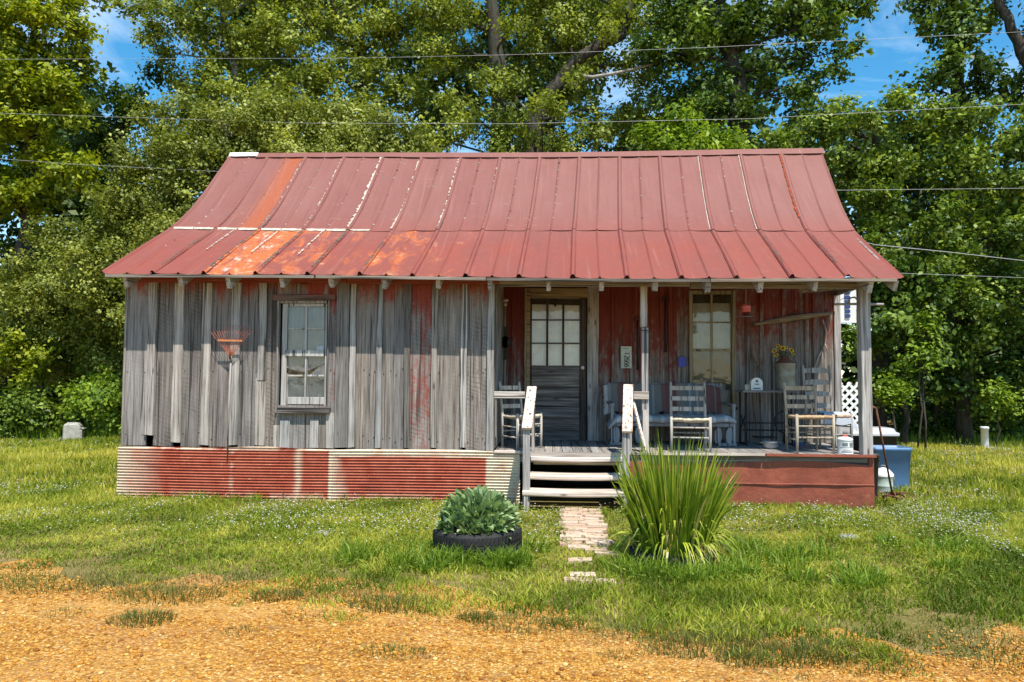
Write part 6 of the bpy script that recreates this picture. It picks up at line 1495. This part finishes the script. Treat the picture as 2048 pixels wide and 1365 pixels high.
# ------------------------------------------------------------------ lawn
def keep(x, y):
    """where plants may stand: not in the cabin, the tires or on the bricks"""
    ok = ~((x > -5.46) & (x < 4.0) & (y > -.07) & (y < 4.7)) & ~((x > 4.0) & (x < 4.3) & (y > 1.5) & (y < 4.7))
    for c, r in ((TC1, TR1), (TC2, TR2*.9)): ok &= (x - c.x)**2 + (y - c.y)**2 > r*r
    t = ((x - pa.x)*d_p.x + (y - pa.y)*d_p.y); s = np.abs((x - pa.x)*(-d_p.y) + (y - pa.y)*d_p.x)
    ok &= ~((t > -.1) & (t < 1.15) & (s < .20) & (RNG.random(len(x)) < .86))
    ok &= ~((x > xl) & (x < xr) & (y > -.55) & (y < 0))
    return ok
d_p = (pb - pa).normalized()
def lush(x, y):
    """0 on the gravel, 1 in the lawn, patchy between"""
    e = road_edge(x) - .05 + .55*(fbm(x, y, 2.2, 7) - .5) + .55*(fbm(x, y, 6.0, 8) - .5)
    return np.clip((y - e)/.75, 0, 1)
def grass_set(n, x0, x1, y0, y1, hlo, hhi, wlo, whi, dens=None, lean=.5):
    x = RNG.uniform(x0, x1, n); y = RNG.uniform(y0, y1, n)
    p_ = keep(x, y); l = lush(x, y); p_ &= RNG.random(n) < l**1.3
    if dens is not None: p_ &= RNG.random(n) < dens(x, y)
    x, y, l = x[p_], y[p_], l[p_]; n = len(x)
    h = RNG.uniform(hlo, hhi, n)*(.45 + .55*l)*(.55 + .9*np.clip(fbm(x, y, 1.3, 5), 0, 1)); a = RNG.uniform(0, 6.28, n); ln = h*np.abs(RNG.normal(0, lean, n))
    w = RNG.uniform(wlo, whi, n); b_ = RNG.uniform(0, 6.28, n)
    base = np.stack([x, y, np.zeros(n)], 1); side = np.stack([np.cos(b_), np.sin(b_), np.zeros(n)], 1)*w[:,None]; dr = np.stack([np.cos(a)*ln, np.sin(a)*ln, h], 1)
    mid = base + dr*np.array([.35, .35, .62]); tip = base + dr
    V = np.stack([base - side*.5, base + side*.5, mid + side*.42, mid - side*.42, tip], 1)
    return V, x, y
def build_grass(name, V, mat, lv, label):
    n = len(V); i = np.arange(n)*5
    F_ = np.concatenate([np.stack([i, i+1, i+2], 1), np.stack([i, i+2, i+3], 1), np.stack([i+3, i+2, i+4], 1)])
    return stuff(np_mesh(name, V, 3, mat, None, np.repeat(lv, 5), faces=F_), label, 'grass')
A = [grass_set(140000, -6.2, 6.0, -5.3, -1.6, .018, .062, .006, .012, None, .9), grass_set(70000, -8, 7.5, -1.6, .7, .025, .075, .006, .011, None, .8), grass_set(42000, -14, -5.4, .3, 9.5, .06, .13, .009, .018), grass_set(42000, 4.0, 13.5, .0, 10, .06, .13, .009, .018)]
V = np.concatenate([a[0] for a in A]); x = np.concatenate([a[1] for a in A]); y = np.concatenate([a[2] for a in A])
lv = np.clip(-.12 + .60*fbm(x, y, .9, 6) + .55*fbm(x, y, 4.5, 14) + RNG.normal(0, .18, len(x)) + .28*(x > 4.2) + .12*(x < -5.5), 0, 1)
build_grass('lawn_grass', V, L_GRASS, lv, 'short green lawn grass around the cabin')
def clump(cx, cy, n, r, hlo, hhi, w=(.006, .012), lean=.5, el=1.0):
    a = RNG.uniform(0, 6.28, n); q = np.sqrt(RNG.random(n))*r; x = cx + np.cos(a)*q*el; y = cy + np.sin(a)*q
    h = RNG.uniform(hlo, hhi, n)*(1 - .5*(q/r)**2); b_ = RNG.uniform(0, 6.28, n); ln = h*np.abs(RNG.normal(0, lean, n)); a2 = a + RNG.normal(0, .8, n)
    base = np.stack([x, y, np.zeros(n)], 1); side = np.stack([np.cos(b_), np.sin(b_), np.zeros(n)], 1)*RNG.uniform(w[0], w[1], n)[:,None]; dr = np.stack([np.cos(a2)*ln, np.sin(a2)*ln, h], 1)
    return np.stack([base - side*.5, base + side*.5, base + dr*np.array([.35, .35, .65]) + side*.42, base + dr*np.array([.35, .35, .65]) - side*.42, base + dr], 1)
# dry thin grass towards the gravel
def drydens(x, y): d = y - road_edge(x); return np.clip(1 - np.abs(d - .35)/.55, 0, 1)*np.clip(fbm(x, y, 1.5, 9)*1.4 - .2, 0, 1)
V, x, y = grass_set(60000, -6, 6, -5.7, -2.4, .015, .05, .003, .006, drydens, .9)
Q = [V]
for k in range(620):                    # scattered short wisps over the bare earth of the edge
    cx = RNG.uniform(-5.2, 5.0); cy = float(road_edge(cx)) + RNG.uniform(-.12, 1.15); Q.append(clump(cx, cy, 26, RNG.uniform(.05, .16), .012, .05, (.003, .006), .9))
V = np.concatenate(Q); V = V[keep(V[:,0,0], V[:,0,1])]
build_grass('dry_grass', V, L_STRAW, RNG.uniform(0, 1, len(V)), 'thin dry grass along the gravel edge')
# coarse taller grass round the tires and darker tufts on the gravel edge
Q = []
for u, v, n, r, hl, hh, el in ((330,1195,500,.20,.04,.10,1.8),(285,1243,260,.13,.04,.11,1.4),(800,1214,420,.16,.05,.12,1.9),(552,1196,240,.12,.05,.10,1.4),(240,1172,260,.2,.03,.08,1.6),(1395,1296,520,.19,.05,.11,1.6),(1460,1278,300,.17,.05,.10,1.5),(1290,1268,300,.16,.04,.09,1.8),(1560,1316,420,.15,.05,.10,2.0),(1650,1308,460,.16,.06,.11,1.9),(790,1308,170,.10,.02,.06,2.2),(955,1240,160,.08,.04,.10,1.3),(1135,1252,200,.11,.04,.08,1.6),(1040,1250,220,.16,.03,.07,1.8),(1960,1290,320,.2,.04,.09,2),(100,1168,360,.26,.04,.09,1.8),(680,1196,240,.16,.04,.08,1.9),(430,1165,260,.22,.03,.08,1.8),(1500,1325,200,.1,.04,.08,1.6),(130,1230,60,.1,.02,.06,1.3),(610,1230,60,.1,.02,.05,1.3),(1240,1312,60,.08,.02,.05,1.4),(480,1265,50,.08,.02,.05,1.4),(1750,1335,180,.14,.03,.08,1.8),(2010,1330,160,.15,.03,.08,1.8)):
    c = PG(u, v); Q.append(clump(c.x, c.y, int(n*1.7), r*1.15, hl*.6, hh*.85, (.003, .006), .9, el=el))
V = np.concatenate(Q); build_grass('gravel_tufts', V, L_TUFT, RNG.uniform(0, 1, len(V)), 'dark grass tufts growing on the gravel edge')
Q = []
for k in range(70):                     # coarse bladed patches in the lawn
    u, v = [(random.uniform(700, 1110), random.uniform(1085, 1145)), (random.uniform(1480, 1950), random.uniform(1090, 1190)), (random.uniform(860, 1040), random.uniform(1122, 1134)), (random.uniform(1240, 1500), random.uniform(1130, 1165))][k % 4]
    c = PG(u, v); Q.append(clump(c.x, c.y, 90, random.uniform(.10, .24), .07, .19, (.007, .013), .7))
V = np.concatenate(Q); V = V[keep(V[:,0,0], V[:,0,1])]; build_grass('coarse_grass', V, L_BRIGHT, RNG.uniform(0, .8, len(V)), 'coarse taller grass around the tire planters')
Q = []
for k in range(110):                    # tall rank grass at the foot of the left shrubs
    u = random.uniform(-60, 245); c = PG(u, 880); Q.append(clump(c.x, c.y + random.uniform(.1, .9), 60, .35, .18, .5, (.012, .022), .35))
for k in range(40):
    u = random.uniform(1850, 2120); c = PG(u, 893); Q.append(clump(c.x, c.y + random.uniform(0, 1.2), 40, .35, .12, .4, (.012, .022), .4))
for k in range(60): c = PG(random.uniform(240, 1040), 1000); Q.append(clump(c.x, -.10 - random.uniform(0, .05), 14, .10, .06, .15, (.005, .009), .4))
for k in range(24): c = PG(random.uniform(1480, 1760), 1014); Q.append(clump(c.x, -.10 - random.uniform(0, .05), 14, .10, .05, .12, (.005, .009), .4))
V = np.concatenate(Q); build_grass('rank_grass', V, L_BRIGHT, RNG.uniform(.2, 1, len(V)), 'tall uncut grass at the foot of shrubs and cabin skirt')
# clover: leaflets and white heads
def cloverdens(x, y):
    left = np.exp(-((y + 1.15 + .12*(x + 3))/.75)**2)*(x < .2); far = (x > 4.0)*.75 + (x < -5.5)*.6; rt = np.exp(-((y + .9)/.8)**2)*(x > 1.8)*.8; st = np.exp(-((y + .75)/.25)**2)*(x > -1)*(x < 1.5)*.8
    return np.clip(left + far + rt + st, 0, 1)*np.clip(fbm(x, y, 1.8, 12)*1.7 - .35, 0, 1)
def scat(n, x0, x1, y0, y1, dens):
    x = RNG.uniform(x0, x1, n); y = RNG.uniform(y0, y1, n); p_ = keep(x, y) & (lush(x, y) > .6) & (RNG.random(n) < dens(x, y)); return x[p_], y[p_]
x, y = scat(52000, -7.5, 7, -3.6, .6, lambda a, b: np.clip(cloverdens(a, b) + .12, 0, 1)); x2, y2 = scat(16000, -14, 13.5, .6, 9.5, cloverdens); x = np.concatenate([x, x2]); y = np.concatenate([y, y2])
n = len(x); sz = np.where(y > .6, .034, .021)*RNG.uniform(.7, 1.2, n); z = RNG.uniform(.03, .085, n); L3 = []
for k in range(3):
    a = RNG.uniform(0, 6.28, n)*0 + np.repeat(RNG.uniform(0, 6.28, 1), n) + x*50 + k*2.094; d1 = np.stack([np.cos(a), np.sin(a), RNG.uniform(-.1, .35, n)], 1)*sz[:,None]; d2 = np.stack([-np.sin(a), np.cos(a), np.zeros(n)], 1)*(sz*.45)[:,None]; c = np.stack([x, y, z], 1)
    L3.append(np.stack([c, c + d1*.6 + d2, c + d1, c + d1*.6 - d2], 1))
V = np.concatenate(L3); stuff(np_mesh('clover_leaves', V, 4, L_CLOVER, None, np.repeat(RNG.uniform(0, 1, len(V)), 4)), 'clover leaves spread through the lawn', 'clover')
x, y = scat(17000, -7.5, 7, -3.3, .6, cloverdens); x2, y2 = scat(10000, -14, 13.5, .6, 9.5, cloverdens); x = np.concatenate([x, x2]); y = np.concatenate([y, y2]); n = len(x)
ico = []; ph = (1 + 5**.5)/2
for s1 in (-1, 1):
    for s2 in (-1, 1): ico += [(0, s1, s2*ph), (s1, s2*ph, 0), (s2*ph, 0, s1)]
ico = np.array(ico, float); ico /= np.linalg.norm(ico[0])
IF = []
for i in range(12):
    for j in range(i+1, 12):
        for k in range(j+1, 12):
            e = [np.linalg.norm(ico[p_] - ico[q_]) for p_, q_ in ((i,j),(j,k),(i,k))]
            if max(e) < 1.1:
                nn = np.cross(ico[j] - ico[i], ico[k] - ico[i]); IF.append((i,j,k) if nn @ ico[i] > 0 else (i,k,j))
IF = np.array(IF)
def blobs_mesh(name, C, S_, lv, mat):
    n = len(C); V = C[:,None,:] + ico[None]*S_[:,None,:]*RNG.uniform(.85, 1.15, (n, 12, 1)); F_ = (IF[None] + (np.arange(n)*12)[:,None,None]).reshape(-1, 3)
    return np_mesh(name, V, 3, mat, None, np.repeat(lv, 12), faces=F_, smooth=True)
r = np.where(y > .6, .011, .0075)*RNG.uniform(.7, 1.25, n); z = RNG.uniform(.05, .115, n)
stuff(blobs_mesh('clover_flowers', np.stack([x, y, z], 1), np.stack([r, r, r*.95], 1), RNG.uniform(0, 1, n), FLOWER), 'small white clover flowers scattered over the lawn', 'flowers')
# pebbles
n = 24000; x = RNG.uniform(-5.2, 5.2, n); y = RNG.uniform(-6.3, -3.3, n); k = (1 - lush(x, y + .10))*(.45 + .8*fbm(x, y, 1.5, 20)); p_ = (RNG.random(n) < k) & (y < road_edge(x) + .34); x, y = x[p_], y[p_]; n = len(x)
r = np.clip(RNG.lognormal(-4.95, .36, n), .003, .016); S_ = np.stack([r*RNG.uniform(.8, 1.3, n), r*RNG.uniform(.8, 1.3, n), r*RNG.uniform(.5, .85, n)], 1)
stuff(blobs_mesh('pebbles', np.stack([x, y, .004 + r*.35], 1), S_, RNG.uniform(0, 1, n), PEBBLE), 'orange and tan pebbles of the gravel road', 'gravel')
